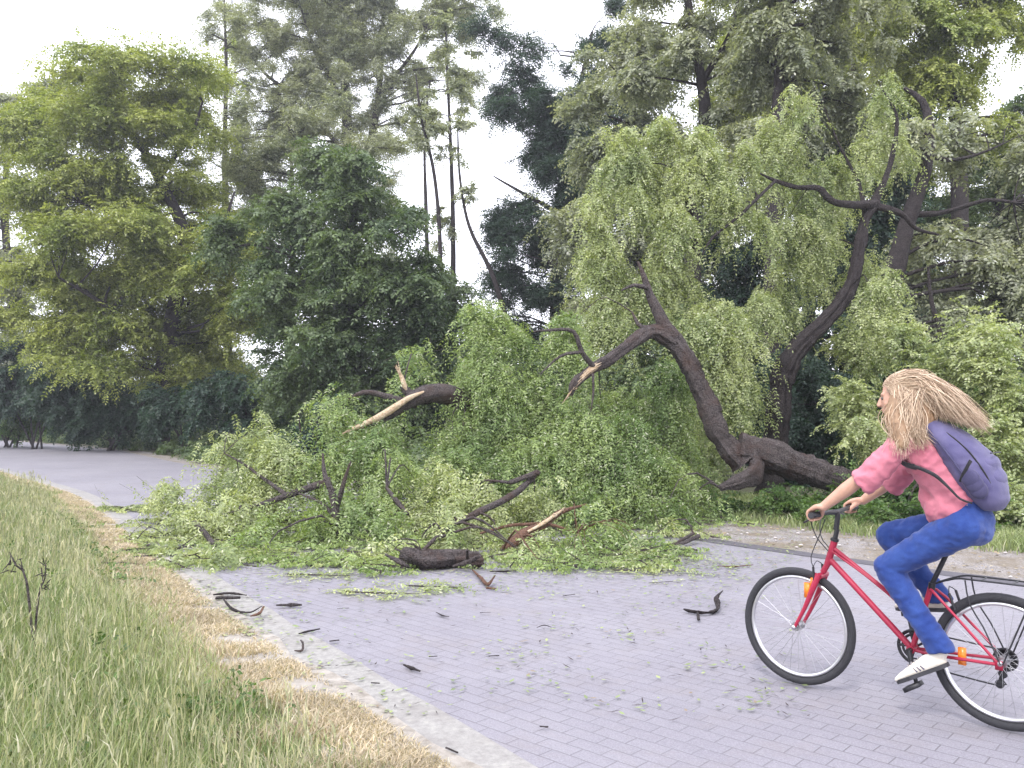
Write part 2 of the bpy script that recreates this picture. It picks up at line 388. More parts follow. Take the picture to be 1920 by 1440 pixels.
jm = N(nt, 'ShaderNodeMath', operation='MULTIPLY'); nt.links.new(bk.outputs['Fac'], jm.inputs[0]); nt.links.new(ramp(nt, noise(nt, .8, 5, .7), [(.36, (.35, .35, .35)), (.62, (1, 1, 1))]), jm.inputs[1])
mo = mixc(nt, jm.outputs[0], c, (.118, .11, .125)); nt.links.new(mo, b.inputs['Base Color'])
inv_ = N(nt, 'ShaderNodeMath', operation='MULTIPLY_ADD'); inv_.inputs[1].default_value = -1.0; inv_.inputs[2].default_value = 1.0; nt.links.new(bk.outputs['Fac'], inv_.inputs[0])
ad = N(nt, 'ShaderNodeMath', operation='MULTIPLY_ADD'); ad.inputs[1].default_value = .35; nt.links.new(fine, ad.inputs[0]); nt.links.new(inv_.outputs[0], ad.inputs[2])
b.inputs['Roughness'].default_value = .78; bump(nt, b, ad.outputs[0], .55, .008); M['asphalt'] = m
tag(g.build('road', 'asphalt'), kind='structure')

def offset(P, d):
    T = np.gradient(P, axis=0); T = unit(T); return P + np.stack([T[:, 1], -T[:, 0]], -1) * d
g = Geo(); lin = offset(LS, .02); li2 = offset(LS, .36)
V, F = strip(lin, li2, .010, 420, .006, 3); g.add(V, F[:, ::-1])
m, nt, b = nmat('edge_concrete')
c = ramp(nt, noise(nt, 22, 6, .8), [(.32, (.18, .17, .165)), (.55, (.27, .262, .25)), (.7, (.33, .325, .29))])
c = mixc(nt, ramp(nt, noise(nt, 3, 5, .7), [(.5, (0, 0, 0)), (.7, (.6, .6, .6))]), c, (.17, .155, .15)); nt.links.new(c, b.inputs['Base Color']); b.inputs['Roughness'].default_value = .8; M['line'] = m
tag(g.build('edge_strip', 'line'), kind='structure')
# dusty sand washed along the road's left edge
g = Geo(); V, F = strip(offset(LS, -.42), offset(LS, .12), .0140, 420, .05, 4); g.add(V, F[:, ::-1])
m, nt, b = nmat('dusty_edge')
c = ramp(nt, noise(nt, 9, 6, .75), [(.35, (.19, .17, .145)), (.5, (.29, .265, .235)), (.7, (.37, .345, .315))]); nt.links.new(c, b.inputs['Base Color']); b.inputs['Roughness'].default_value = .95
bump(nt, b, noise(nt, 60, 4), .6, .01); M['dust'] = m
tag(g.build('dusty_road_edge', 'dust'), kind='structure')
# tar strip and stony shoulder on the far side
far0 = RS; kk = np.where((RS[:, 1] > -2) & (RS[:, 1] < 12.6) & (RS[:, 0] < 15))[0]; n0 = len(kk); g = Geo(); V, F = strip(offset(far0, -.13)[kk], offset(far0, .13)[kk], .011, n0, .012, 3); g.add(V, F)
M['tar'] = simple('kerb_stone', (.085, .08, .095), .8, var=.25, scale=40, bmp=.3)
tag(g.build('sunken_kerb', 'tar'), kind='structure')
g = Geo(); wd_ = np.interp(RS[:, 1], [14, 22], [2.5, .8])[:, None]; V, F = strip(offset(far0, -.05), far0 + (offset(far0, 1) - far0) * wd_, .0025, 420, .05, 5); g.add(V, F)
m, nt, b = nmat('stony_shoulder')
c = ramp(nt, noise(nt, 45, 3, .8), [(.34, (.08, .07, .08)), (.46, (.26, .24, .235)), (.66, (.44, .41, .40))])
c = mixc(nt, ramp(nt, noise(nt, 1.8, 5), [(.42, (0, 0, 0)), (.6, (.85, .85, .85))]), c, (.20, .165, .12)); nt.links.new(c, b.inputs['Base Color'])
b.inputs['Roughness'].default_value = .95; bump(nt, b, noise(nt, 45, 3, .8), .9, .03); M['shoulder'] = m
tag(g.build('stony_shoulder', 'shoulder'), kind='structure')

# ------------------------------------------------------------------ grass
def blades(g, P, h, w, lean, mi=0):
    n = len(P); a = R.uniform(0, 2 * np.pi, n); s = np.stack([np.cos(a), np.sin(a), np.zeros(n)], -1)
    ld = unit(R.normal(0, 1, (n, 3)) * [1, 1, 0]) * (lean * R.uniform(.2, 1.4, n))[:, None]
    h = h[:, None]; w = (w * R.uniform(.6, 1.3, n))[:, None]
    mid = P + UP * h * .55 + ld * h * .3; tip = P + UP * h * (1 - .15 * np.linalg.norm(ld, axis=1)[:, None]) + ld * h
    V = np.stack([P - s * w / 2, P + s * w / 2, mid + s * w * .4, mid - s * w * .4, tip], 1).reshape(-1, 3)
    k = np.arange(n)[:, None] * 5
    g.add(V, k + np.array([[0, 1, 2, 3]]), mi); off = g.n - len(V)
    g.F.append((k + np.array([[3, 2, 4]]) + off, mi))
def scatter(n, x0, x1, y0, y1, bias=1.0):
    """more points near the camera"""
    y = y0 + (y1 - y0) * R.uniform(0, 1, n) ** bias; x = R.uniform(x0, x1, n); return x, y
g = Geo()
x, y = scatter(900000, -15, 2, 2.0, 26, 1.7); d = dist_left(x, y)
patch = np.sin(x * 1.9 + 1) * np.sin(y * 1.1) * .5 + np.sin(x * .7 + y * 1.7)
k = (d > .22 + .16 * patch + np.abs(R.normal(0, .28, len(x))) * (R.random(len(x)) < .75)) & (x > -(y * .68 + 1.2)) & (d < 9)
x, y, d = x[k], y[k], d[k]; patch = patch[k]
P = np.stack([x, y, hgt(x, y)], -1); h = (.10 + .27 * np.clip((d - .35) / 1.3, 0, 1)) * (1 + .22 * patch) * R.uniform(.4, 1.2, len(x))
blades(g, P, h, .0035 + .0009 * y, .55)
tag(g.build('grass', 'grass', smooth=False), 'dense green roadside grass on the bank left of the road', 'grass', kind='stuff')
TL = unit(np.gradient(LS, axis=0)); NL = np.stack([-TL[:, 1], TL[:, 0]], -1)
sel_ = np.where((LS[:, 1] > 2.2) & (LS[:, 1] < 24))[0]; n = 260000
idx = sel_[(R.uniform(0, 1, n) ** 1.5 * len(sel_)).astype(int)]; o = np.abs(R.normal(0, .34, n)) + R.exponential(.03, n) - .05
q = LS[idx] + TL[idx] * R.uniform(-.45, .45, n)[:, None] + NL[idx] * o[:, None]
pt = np.sin(q[:, 0] * 5 + 1.5 * np.sin(q[:, 1] * 4)) * np.sin(q[:, 1] * 6.1); k = R.random(n) < .55 + .6 * pt; q, o = q[k], o[k]
g = Geo(); P = np.stack([q[:, 0], q[:, 1], hgt(q[:, 0], q[:, 1])], -1)
blades(g, P, (.035 + .13 * np.clip(o, 0, .7)) * R.uniform(.5, 1.3, len(P)), .0028 + .0009 * q[:, 1], .95)
tag(g.build('dry_grass', 'dry_grass', smooth=False), 'short straw coloured dry grass between green verge and road edge', 'dry grass', kind='stuff')
g = Geo()
x, y = scatter(26000, -14, 0, 2.6, 16, 1.3); d = dist_left(x, y); k = (d > .7) & (x > -(y * .66 + .8)); x, y = x[k], y[k]
P = np.stack([x, y, hgt(x, y)], -1); hh = R.uniform(.26, .58, len(x)); blades(g, P, hh, .0022 + .0004 * y, .25)
tip = P + UP * hh[:, None] * .93
for q in range(3): blades(g, tip - UP * .02 * q, R.uniform(.03, .07, len(x)), .004 + .0005 * y, .5)
tag(g.build('seeding_grass', 'seed_grass', smooth=False), 'tall pale seeding grass stalks rising above the green verge', 'grass stalks', kind='stuff')
# grass along the far side of the road
g = Geo(); n = 330000
t = R.uniform(0, 1, n); idx = R.integers(30, 110, n); T = unit(np.gradient(RS, axis=0)); nrm = np.stack([-T[:, 1], T[:, 0]], -1)
o = R.uniform(1.7, 4.8, n); base = RS[idx] - nrm[idx] * o[:, None] * 1.0 + T[idx] * R.uniform(-.4, .4, n)[:, None]
k = (base[:, 1] < 40) & (base[:, 1] > 3); base = base[k]; o = o[k]
P = np.concatenate([base, np.zeros((len(base), 1))], 1); keep = R.random(len(P)) < np.clip((o - 1.7) / 1.2, .03, 1); P = P[keep]
blades(g, P, R.uniform(.05, .20, len(P)), .004 + .0009 * P[:, 1], .7)
tag(g.build('far_verge_grass', 'grass', smooth=False), 'low green grass on the verge beyond the stony shoulder', 'grass', kind='stuff')
# ---- trees, person and things follow

# broad-leaved weeds among the verge grass
g = Geo()
for q in range(150):
    i_ = int(R.integers(0, len(sel_) * .55)); o_ = R.uniform(.5, 3.6); c_ = LS[sel_[i_]] + NL[sel_[i_]] * o_ + TL[sel_[i_]] * R.uniform(-.4, .4)
    if c_[0] < -(c_[1] * .66 + .6): continue
    z_ = float(hgt(np.array([c_[0]]), np.array([c_[1]]))[0]); h_ = R.uniform(.08, .26); n_ = int(R.integers(14, 34))
    P_ = np.array([c_[0], c_[1], z_ + h_ * .5]) + R.normal(0, 1, (n_, 3)) * [.10, .10, h_ * .4]; P_[:, 2] = np.maximum(P_[:, 2], z_ + .02)
    pinnate(g, P_, R.normal(0, 1, (n_, 3)) * [1, 1, .5] + UP * .5, .10, 2, .05, .024, .3)
tag(g.build('verge_weeds', 'bush_leaf', smooth=False), 'small leafy weeds mixed into the grass of the left bank', 'weeds', kind='stuff')
# thin scattering volume added for the lens veil: one closed box round the place
g = Geo(); box(g, (0, 40, 24), (260, 240, 50.2)); veil_box = g.build('veil', [], smooth=False)
m = bpy.data.materials.new('veil'); m.use_nodes = True; nt = m.node_tree; nt.nodes.clear(); pv = nt.nodes.new('ShaderNodeVolumePrincipled'); out = nt.nodes.new('ShaderNodeOutputMaterial')
pv.inputs['Color'].default_value = (.86, .88, .97, 1); pv.inputs['Density'].default_value = .0012; pv.inputs['Anisotropy'].default_value = .35
nt.links.new(pv.outputs[0], out.inputs['Volume']); veil_box.data.materials.append(m); tag(veil_box, kind='stuff', label='pale thin veil added among the trees in place of lens glare', cat='veil')

# ------------------------------------------------------------------ standing trees
GB = 'trees lining the road'
tree('broadleaf_tree', 'big yellow-green tree with layered boughs and rounded top at the road bend', 'tree', GB,
     [([(300, 828, 36), (305, 700, 36), (330, 560, 36), (345, 440, 36), (290, 320, 36), (230, 200, 36), (225, 110, 36)], [.42, .38, .32, .26, .2, .12, .05])],
     [(235, 150, 150, 95, .95), (120, 230, 110, 90, .85), (350, 210, 90, 80, .8), (230, 290, 150, 90), (110, 370, 110, 90), (330, 400, 130, 90, .95), (180, 470, 150, 90),
      (100, 560, 100, 80), (300, 560, 150, 90), (430, 500, 90, 80), (200, 650, 130, 70), (390, 640, 110, 80), (470, 590, 60, 60), (60, 450, 70, 80, .7)] and
     [(x, y, 34 + (i % 3) * 1.6, rx, ry, *c) for i, (x, y, rx, ry, *c) in enumerate([(235, 150, 150, 95, .95), (120, 230, 110, 90, .85), (350, 210, 90, 80, .8), (230, 290, 150, 90), (110, 370, 110, 90),
      (330, 400, 130, 90, .95), (180, 470, 150, 90), (100, 560, 100, 80), (300, 560, 150, 90), (430, 500, 90, 80), (200, 650, 130, 70), (390, 640, 110, 80), (470, 590, 60, 60)])],
     spec(FAR, flat=.42, rc=1.35, fall=.22, lL=.15, lW=.07), 'ash_leaf', frac=.5, r0=.07,
     limbs=[([(330, 560, 36), (400, 470, 35), (440, 360, 35)], [.16, .1, .04]), ([(345, 440, 36), (240, 410, 35), (150, 380, 34)], [.16, .09, .03]),
            ([(290, 640, 36), (180, 560, 34), (110, 520, 33)], [.16, .1, .04]), ([(300, 330, 36), (360, 250, 35), (380, 190, 35)], [.12, .07, .03])])
tree('broadleaf_tree', 'thin pale tree at the left border, sky showing through its sparse crown', 'tree', GB,
     [([(30, 820, 44), (25, 600, 44), (10, 400, 44), (20, 180, 44)], [.3, .24, .16, .05])],
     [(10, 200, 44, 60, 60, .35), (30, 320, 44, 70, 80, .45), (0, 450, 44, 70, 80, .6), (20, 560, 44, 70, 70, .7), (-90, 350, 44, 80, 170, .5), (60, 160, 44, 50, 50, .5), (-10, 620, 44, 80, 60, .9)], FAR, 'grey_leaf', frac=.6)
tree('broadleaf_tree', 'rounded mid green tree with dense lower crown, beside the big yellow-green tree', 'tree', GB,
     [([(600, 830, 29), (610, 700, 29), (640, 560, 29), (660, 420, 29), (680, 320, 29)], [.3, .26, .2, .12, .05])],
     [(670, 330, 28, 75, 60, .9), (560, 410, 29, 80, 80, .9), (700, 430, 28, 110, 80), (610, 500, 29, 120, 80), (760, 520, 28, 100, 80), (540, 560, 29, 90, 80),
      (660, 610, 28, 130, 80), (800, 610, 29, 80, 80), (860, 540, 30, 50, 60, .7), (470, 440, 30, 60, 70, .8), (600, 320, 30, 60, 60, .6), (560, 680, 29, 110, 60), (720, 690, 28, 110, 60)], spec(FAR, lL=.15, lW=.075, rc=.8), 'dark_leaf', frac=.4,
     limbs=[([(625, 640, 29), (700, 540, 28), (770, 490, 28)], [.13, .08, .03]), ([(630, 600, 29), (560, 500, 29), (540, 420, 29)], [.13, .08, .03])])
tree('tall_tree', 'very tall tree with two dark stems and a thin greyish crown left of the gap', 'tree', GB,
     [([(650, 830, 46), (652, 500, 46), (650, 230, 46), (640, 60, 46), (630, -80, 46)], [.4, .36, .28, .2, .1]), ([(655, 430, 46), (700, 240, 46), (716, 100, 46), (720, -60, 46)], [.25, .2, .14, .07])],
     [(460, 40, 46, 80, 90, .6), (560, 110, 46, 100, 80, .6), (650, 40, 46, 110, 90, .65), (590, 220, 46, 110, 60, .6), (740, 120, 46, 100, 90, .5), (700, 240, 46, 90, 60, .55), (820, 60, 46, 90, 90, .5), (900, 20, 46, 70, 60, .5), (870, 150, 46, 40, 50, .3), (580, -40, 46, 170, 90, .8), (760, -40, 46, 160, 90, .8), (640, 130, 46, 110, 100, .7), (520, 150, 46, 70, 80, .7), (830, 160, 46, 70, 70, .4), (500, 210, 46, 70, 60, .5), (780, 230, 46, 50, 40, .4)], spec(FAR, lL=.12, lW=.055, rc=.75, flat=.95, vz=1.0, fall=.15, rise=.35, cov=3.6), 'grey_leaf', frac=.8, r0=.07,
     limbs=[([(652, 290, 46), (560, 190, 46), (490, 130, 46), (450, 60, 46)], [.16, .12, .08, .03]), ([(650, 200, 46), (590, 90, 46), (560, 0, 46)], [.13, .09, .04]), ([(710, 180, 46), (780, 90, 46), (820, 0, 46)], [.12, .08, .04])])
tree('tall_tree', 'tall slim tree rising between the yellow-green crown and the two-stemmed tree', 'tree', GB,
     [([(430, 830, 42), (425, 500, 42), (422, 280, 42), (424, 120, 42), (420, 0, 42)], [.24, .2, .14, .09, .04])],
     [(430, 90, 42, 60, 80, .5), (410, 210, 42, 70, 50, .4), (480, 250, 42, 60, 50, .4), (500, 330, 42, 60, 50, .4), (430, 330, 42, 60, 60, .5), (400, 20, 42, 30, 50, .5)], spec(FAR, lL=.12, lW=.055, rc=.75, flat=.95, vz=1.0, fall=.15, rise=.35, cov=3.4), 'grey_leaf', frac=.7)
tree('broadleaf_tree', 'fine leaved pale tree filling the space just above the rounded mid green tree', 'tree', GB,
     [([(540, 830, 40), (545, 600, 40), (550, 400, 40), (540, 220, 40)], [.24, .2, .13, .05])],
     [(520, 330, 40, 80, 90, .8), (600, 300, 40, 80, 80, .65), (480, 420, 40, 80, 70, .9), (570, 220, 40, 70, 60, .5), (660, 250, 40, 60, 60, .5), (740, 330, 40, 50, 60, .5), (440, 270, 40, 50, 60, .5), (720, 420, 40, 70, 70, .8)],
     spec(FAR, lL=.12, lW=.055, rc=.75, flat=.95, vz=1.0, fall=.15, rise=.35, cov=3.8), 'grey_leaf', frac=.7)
# three slim, nearly bare poplars in the gap
for k_, (pts, el, lab) in enumerate([
    ([(845, 700, 38), (850, 480, 38), (846, 300, 38), (838, 120, 38), (836, 40, 38)], [(840, 200, 38, 40, 110, .16), (845, 90, 38, 50, 60, .30), (850, 400, 38, 28, 90, .10)], 'slim bare poplar standing straight in the middle of the sky gap'),
    ([(826, 700, 37), (826, 480, 37), (815, 330, 37), (790, 220, 37), (780, 140, 37)], [(790, 210, 37, 40, 70, .22), (815, 400, 37, 25, 80, .10)], 'slim bare poplar leaning left in the sky gap'),
    ([(960, 640, 36), (925, 520, 36), (880, 425, 36), (862, 330, 36), (858, 230, 36)], [(860, 260, 36, 28, 60, .2), (880, 400, 36, 24, 50, .12)], 'slim bare poplar bowed left, rightmost in the sky gap'),
    ([(806, 690, 40), (800, 430, 40), (796, 260, 40), (806, 150, 40)], [(800, 190, 40, 40, 60, .2)], 'thinnest bare poplar, left of the other stems in the sky gap')]):
    tree('poplar_tree', lab, 'tree', 'slim bare poplars in the sky gap', [(pts, list(np.linspace(.13, .03, len(pts))))], el, spec(FAR, lL=.14, lW=.08, rc=.45, L=.3), 'grey_leaf', frac=1.0, r0=.03, sides=7)
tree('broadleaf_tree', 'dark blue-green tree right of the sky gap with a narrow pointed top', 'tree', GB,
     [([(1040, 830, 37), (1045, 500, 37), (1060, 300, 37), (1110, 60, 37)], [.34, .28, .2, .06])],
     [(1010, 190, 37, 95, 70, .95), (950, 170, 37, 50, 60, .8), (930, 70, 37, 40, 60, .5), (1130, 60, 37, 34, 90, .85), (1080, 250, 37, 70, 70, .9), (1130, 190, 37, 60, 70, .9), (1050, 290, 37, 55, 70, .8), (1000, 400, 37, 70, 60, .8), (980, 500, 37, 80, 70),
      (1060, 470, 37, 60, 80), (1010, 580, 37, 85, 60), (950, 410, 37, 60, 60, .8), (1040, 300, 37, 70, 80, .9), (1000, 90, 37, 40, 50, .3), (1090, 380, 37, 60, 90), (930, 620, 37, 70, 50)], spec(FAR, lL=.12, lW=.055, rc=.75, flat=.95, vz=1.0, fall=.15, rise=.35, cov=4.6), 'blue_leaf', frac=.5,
     limbs=[([(1050, 400, 37), (960, 350, 37), (925, 330, 37)], [.1, .06, .03]), ([(1060, 290, 37), (990, 220, 37), (930, 200, 37)], [.1, .06, .03])])
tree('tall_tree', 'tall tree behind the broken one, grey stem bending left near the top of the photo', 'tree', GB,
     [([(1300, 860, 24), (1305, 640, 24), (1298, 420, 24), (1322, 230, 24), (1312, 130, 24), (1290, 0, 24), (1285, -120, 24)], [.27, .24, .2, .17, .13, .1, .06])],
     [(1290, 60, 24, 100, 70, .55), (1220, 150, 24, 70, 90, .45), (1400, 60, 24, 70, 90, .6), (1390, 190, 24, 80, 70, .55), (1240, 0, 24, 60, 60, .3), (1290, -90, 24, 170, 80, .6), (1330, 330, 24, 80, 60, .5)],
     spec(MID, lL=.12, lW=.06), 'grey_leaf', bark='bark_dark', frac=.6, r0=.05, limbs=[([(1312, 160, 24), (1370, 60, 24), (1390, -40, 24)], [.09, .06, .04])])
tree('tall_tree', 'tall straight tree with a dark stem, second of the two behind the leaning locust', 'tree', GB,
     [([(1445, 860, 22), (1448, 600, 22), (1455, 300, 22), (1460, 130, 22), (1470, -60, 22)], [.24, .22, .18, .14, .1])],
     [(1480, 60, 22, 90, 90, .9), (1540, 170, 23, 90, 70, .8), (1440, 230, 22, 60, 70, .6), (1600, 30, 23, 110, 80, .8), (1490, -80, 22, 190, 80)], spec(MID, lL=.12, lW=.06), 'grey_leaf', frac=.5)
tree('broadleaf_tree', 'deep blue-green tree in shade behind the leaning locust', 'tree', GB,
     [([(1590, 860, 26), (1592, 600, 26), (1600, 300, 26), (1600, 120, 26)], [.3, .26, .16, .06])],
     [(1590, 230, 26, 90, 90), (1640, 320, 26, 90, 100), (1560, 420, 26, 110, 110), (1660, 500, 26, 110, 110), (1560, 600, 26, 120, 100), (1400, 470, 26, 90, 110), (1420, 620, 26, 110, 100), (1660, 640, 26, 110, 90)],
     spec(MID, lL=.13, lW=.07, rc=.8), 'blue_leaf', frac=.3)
tree('broadleaf_tree', 'tall olive green tree filling the top right corner above the dark crooked stem', 'tree', GB,
     [([(1790, 860, 25), (1800, 500, 25), (1790, 200, 25), (1770, 0, 25)], [.3, .26, .18, .1])],
     [(1700, 60, 25, 110, 80, .85), (1820, 90, 25, 90, 60, .75), (1760, 150, 25, 70, 60, .7), (1900, 220, 25, 70, 90, .5), (1830, 0, 25, 130, 60, .8), (1930, 60, 25, 60, 60, .4), (1760, -90, 25, 200, 80)], spec(MID, lL=.12, lW=.06), 'ash_leaf', frac=.5)
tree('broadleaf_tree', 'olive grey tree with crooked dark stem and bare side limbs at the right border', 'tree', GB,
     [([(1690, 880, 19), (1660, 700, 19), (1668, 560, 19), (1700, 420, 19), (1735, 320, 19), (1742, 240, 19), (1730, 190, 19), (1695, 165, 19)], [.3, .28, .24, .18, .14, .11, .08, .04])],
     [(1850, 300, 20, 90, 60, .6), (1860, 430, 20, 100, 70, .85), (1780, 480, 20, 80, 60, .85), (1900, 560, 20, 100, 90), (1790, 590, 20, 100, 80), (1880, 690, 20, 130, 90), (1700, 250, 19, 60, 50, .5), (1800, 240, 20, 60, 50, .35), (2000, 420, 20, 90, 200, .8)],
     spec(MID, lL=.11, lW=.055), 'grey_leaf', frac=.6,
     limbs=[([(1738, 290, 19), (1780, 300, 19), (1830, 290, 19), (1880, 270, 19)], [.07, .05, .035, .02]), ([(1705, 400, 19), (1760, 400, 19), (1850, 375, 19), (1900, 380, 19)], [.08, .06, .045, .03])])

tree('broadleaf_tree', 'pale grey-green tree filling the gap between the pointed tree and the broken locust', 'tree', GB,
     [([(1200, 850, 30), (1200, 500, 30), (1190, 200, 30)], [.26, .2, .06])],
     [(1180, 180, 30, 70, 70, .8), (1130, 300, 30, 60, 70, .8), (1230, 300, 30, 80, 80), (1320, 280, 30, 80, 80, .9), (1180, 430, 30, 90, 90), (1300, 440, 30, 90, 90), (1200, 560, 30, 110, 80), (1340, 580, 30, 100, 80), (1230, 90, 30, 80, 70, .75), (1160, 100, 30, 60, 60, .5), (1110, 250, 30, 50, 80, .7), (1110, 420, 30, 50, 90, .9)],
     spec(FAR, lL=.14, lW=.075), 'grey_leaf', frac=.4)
tree('broadleaf_tree', 'olive tree high up between the two tall stems behind the leaning locust', 'tree', GB,
     [([(1520, 850, 32), (1515, 500, 32), (1500, 100, 32)], [.26, .22, .1])],
     [(1400, 330, 32, 90, 90), (1500, 330, 32, 90, 90), (1480, 180, 32, 100, 80, .9), (1380, 180, 32, 80, 80, .8), (1560, 60, 32, 90, 80), (1660, 130, 32, 90, 90), (1740, 300, 32, 100, 100, .9), (1360, 40, 32, 90, 60, .7), (1440, -20, 32, 110, 60)],
     spec(FAR, lL=.14, lW=.075), 'ash_leaf', frac=.4)
tree('broadleaf_tree', 'dark green tree low at the right border behind the bare side limbs', 'tree', GB,
     [([(1880, 850, 30), (1880, 500, 30), (1870, 300, 30)], [.26, .2, .08])],
     [(1850, 330, 30, 110, 80, .7), (1890, 450, 30, 100, 90, .8), (1790, 420, 30, 90, 90, .85), (1760, 560, 30, 110, 90), (1890, 600, 30, 110, 100), (1960, 250, 30, 70, 90, .5)],
     spec(FAR, lL=.14, lW=.075), 'dark_leaf', frac=.4)
# shrubs and understorey at the woodland edge
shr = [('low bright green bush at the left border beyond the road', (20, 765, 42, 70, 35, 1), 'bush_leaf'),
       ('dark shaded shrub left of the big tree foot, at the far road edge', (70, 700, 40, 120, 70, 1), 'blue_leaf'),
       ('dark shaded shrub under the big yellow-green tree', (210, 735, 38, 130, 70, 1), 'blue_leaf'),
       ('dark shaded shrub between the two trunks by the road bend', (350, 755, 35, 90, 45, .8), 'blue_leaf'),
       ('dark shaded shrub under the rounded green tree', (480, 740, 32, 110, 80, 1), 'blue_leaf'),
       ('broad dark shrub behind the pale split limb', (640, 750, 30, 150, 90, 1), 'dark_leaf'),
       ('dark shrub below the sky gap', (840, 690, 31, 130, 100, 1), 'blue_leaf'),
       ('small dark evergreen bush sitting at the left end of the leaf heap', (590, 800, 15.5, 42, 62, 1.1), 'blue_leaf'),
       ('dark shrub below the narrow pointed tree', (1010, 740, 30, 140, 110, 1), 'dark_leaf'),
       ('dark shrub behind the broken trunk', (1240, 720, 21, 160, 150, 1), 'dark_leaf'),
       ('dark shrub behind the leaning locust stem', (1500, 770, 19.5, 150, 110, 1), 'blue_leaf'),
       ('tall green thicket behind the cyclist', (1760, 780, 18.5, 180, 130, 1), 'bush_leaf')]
for lab, e, lf in shr:
    c = W(e[0], e[1], e[2]); rt = root('shrub', (c[0], c[1], 0), lab, 'shrub', 'shrubs at the woodland edge'); inv = (-c[0], -c[1], 0)
    s = e[2] / FPX; gs = Geo(); st = []
    for q in range(5):
        a = R.uniform(0, 6.28); tp = c + np.array([math.cos(a) * e[3] * s * .7, math.sin(a) * .5, R.uniform(.1, .7) * e[4] * s])
        st.append(tube(gs, [np.array([c[0] + R.normal(0, .15), c[1] + R.normal(0, .15), 0]), (tp + np.array([c[0], c[1], 0])) / 2 + R.normal(0, .08, 3), tp], [.05, .035, .012], 5, .4))
    gc = Geo(); low = (e[0], e[1] + e[4] * .55, e[2], e[3] * 1.0, e[4] * .6, e[5] * .8)
    cs = crown(gc, [e, low], spec(MID, lL=.13 if e[2] > 25 else .085, lW=.075 if e[2] > 25 else .05, rc=.7 if e[2] > 25 else .4))
    twigs(gs, st, cs, .3, .02); o = gs.build('stem', 'bark_dark', rt); o.location = inv
    o = gc.build('foliage', [lf, 'bark_dark'], rt, smooth=False); o.location = inv
# the far wood that closes the view behind the trees
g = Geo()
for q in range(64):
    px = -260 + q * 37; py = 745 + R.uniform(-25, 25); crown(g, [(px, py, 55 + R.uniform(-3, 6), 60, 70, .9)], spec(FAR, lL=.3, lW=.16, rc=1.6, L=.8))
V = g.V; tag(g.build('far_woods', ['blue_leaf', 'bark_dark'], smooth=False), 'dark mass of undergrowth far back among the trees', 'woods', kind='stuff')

# weeds and brush right up to the far road edge
g = Geo(); RS2 = poly_sample(RIGHT, 900); T2_ = unit(np.gradient(RS2, axis=0)); N2_ = np.stack([T2_[:, 1], -T2_[:, 0]], -1)
ok = np.where((RS2[:, 1] > 19) & (RS2[:, 1] < 62) & (RS2[:, 0] < 0))[0]; sp_u = spec(MID, lL=.12, lW=.06, L=.3, vz=.8)
for q in range(520):
    i_ = ok[int(R.integers(0, len(ok)))]; o_ = R.uniform(.7, 5.5); c_ = RS2[i_] + N2_[i_] * o_; h_ = R.uniform(.25, .5) + .18 * o_
    clump(g, np.array([c_[0], c_[1], h_ * .6]), np.array([.5, .5, h_ * .55]), 34, sp_u, UP)
for a in g.V: a[:, 2] = np.maximum(a[:, 2], .01)
tag(g.build('undergrowth', ['dark_leaf', 'bark_dark'], smooth=False), 'low dark green undergrowth along the far edge of the road bend', 'undergrowth', kind='stuff')

# ------------------------------------------------------------------ the broken locust trees and what they dropped
def shell(pts, rad, side, width=1.25, flat=.35):
    """a band of bare torn wood riding on one side of a limb"""
    P, r = curve([W(*p) for p in pts], rad, .06); T, U, B = frames(P)
    tocam = unit(CAM - P); s = unit(np.cross(T, tocam)); s *= np.sign(s[:, 2:3] + 1e-6) * side
    off = unit(tocam * .75 + s * .65) * r[:, None] * .45
    return P + off, r * .72
def leafy(name, label, cat, group, anchor, tubes, ells, leaf, sp=LOC, frac=.3, r0=.02, bark='bark', rough=.13, droopy=.8, extra=None, limbname='limb'):
    base = G(*anchor) if len(anchor) == 2 else np.array([*W(*anchor)[:2], 0]); rt = root(name, base, label, cat, group); inv = -base; sps = []
    for k_, (pts, rad) in enumerate(tubes):
        g = Geo(); sps.append(tube(g, [W(*p) for p in pts], rad, 34 if max(rad) > .12 else 12, .045 if max(rad) > .12 else .09, rough if max(rad) > .05 else .05, knot=.007))
        o = g.build('trunk' if k_ == 0 and max(rad) > .15 else limbname, bark, rt); o.location = inv
    if extra:
        for pts, rad, sd_ in extra:
            P, r = shell(pts, rad, sd_); g = Geo(); tube(g, P, r, 10, raw=True, rough=.10)
            # splinters at the torn end
            e0 = P[0]; dv = unit(P[0] - P[3])
            for q in range(9): tube(g, [P[2] + R.normal(0, r[2] * .5, 3), e0 + dv * R.uniform(.03, .2) + R.normal(0, r[0] * .5, 3)], [.014, .003], 4, .1)
            o = g.build('bare_wood', 'wood', rt); o.location = inv
    if ells:
        g = Geo(); cs = crown(g, ells, sp)
        for a in g.V: a[:, 2] = np.where(a[:, 2] < .025, .025 + R.uniform(0, .05, len(a)), a[:, 2])
        o = g.build('foliage', [leaf, 'bark'], rt, smooth=False); o.location = inv
        g = Geo(); twigs(g, sps, cs, frac, r0, droopy=droopy, step=.25)
        if g.V: o = g.build('twigs', bark, rt); o.location = inv; o['kind'] = 'stuff'
    return rt
S_T = 14.0
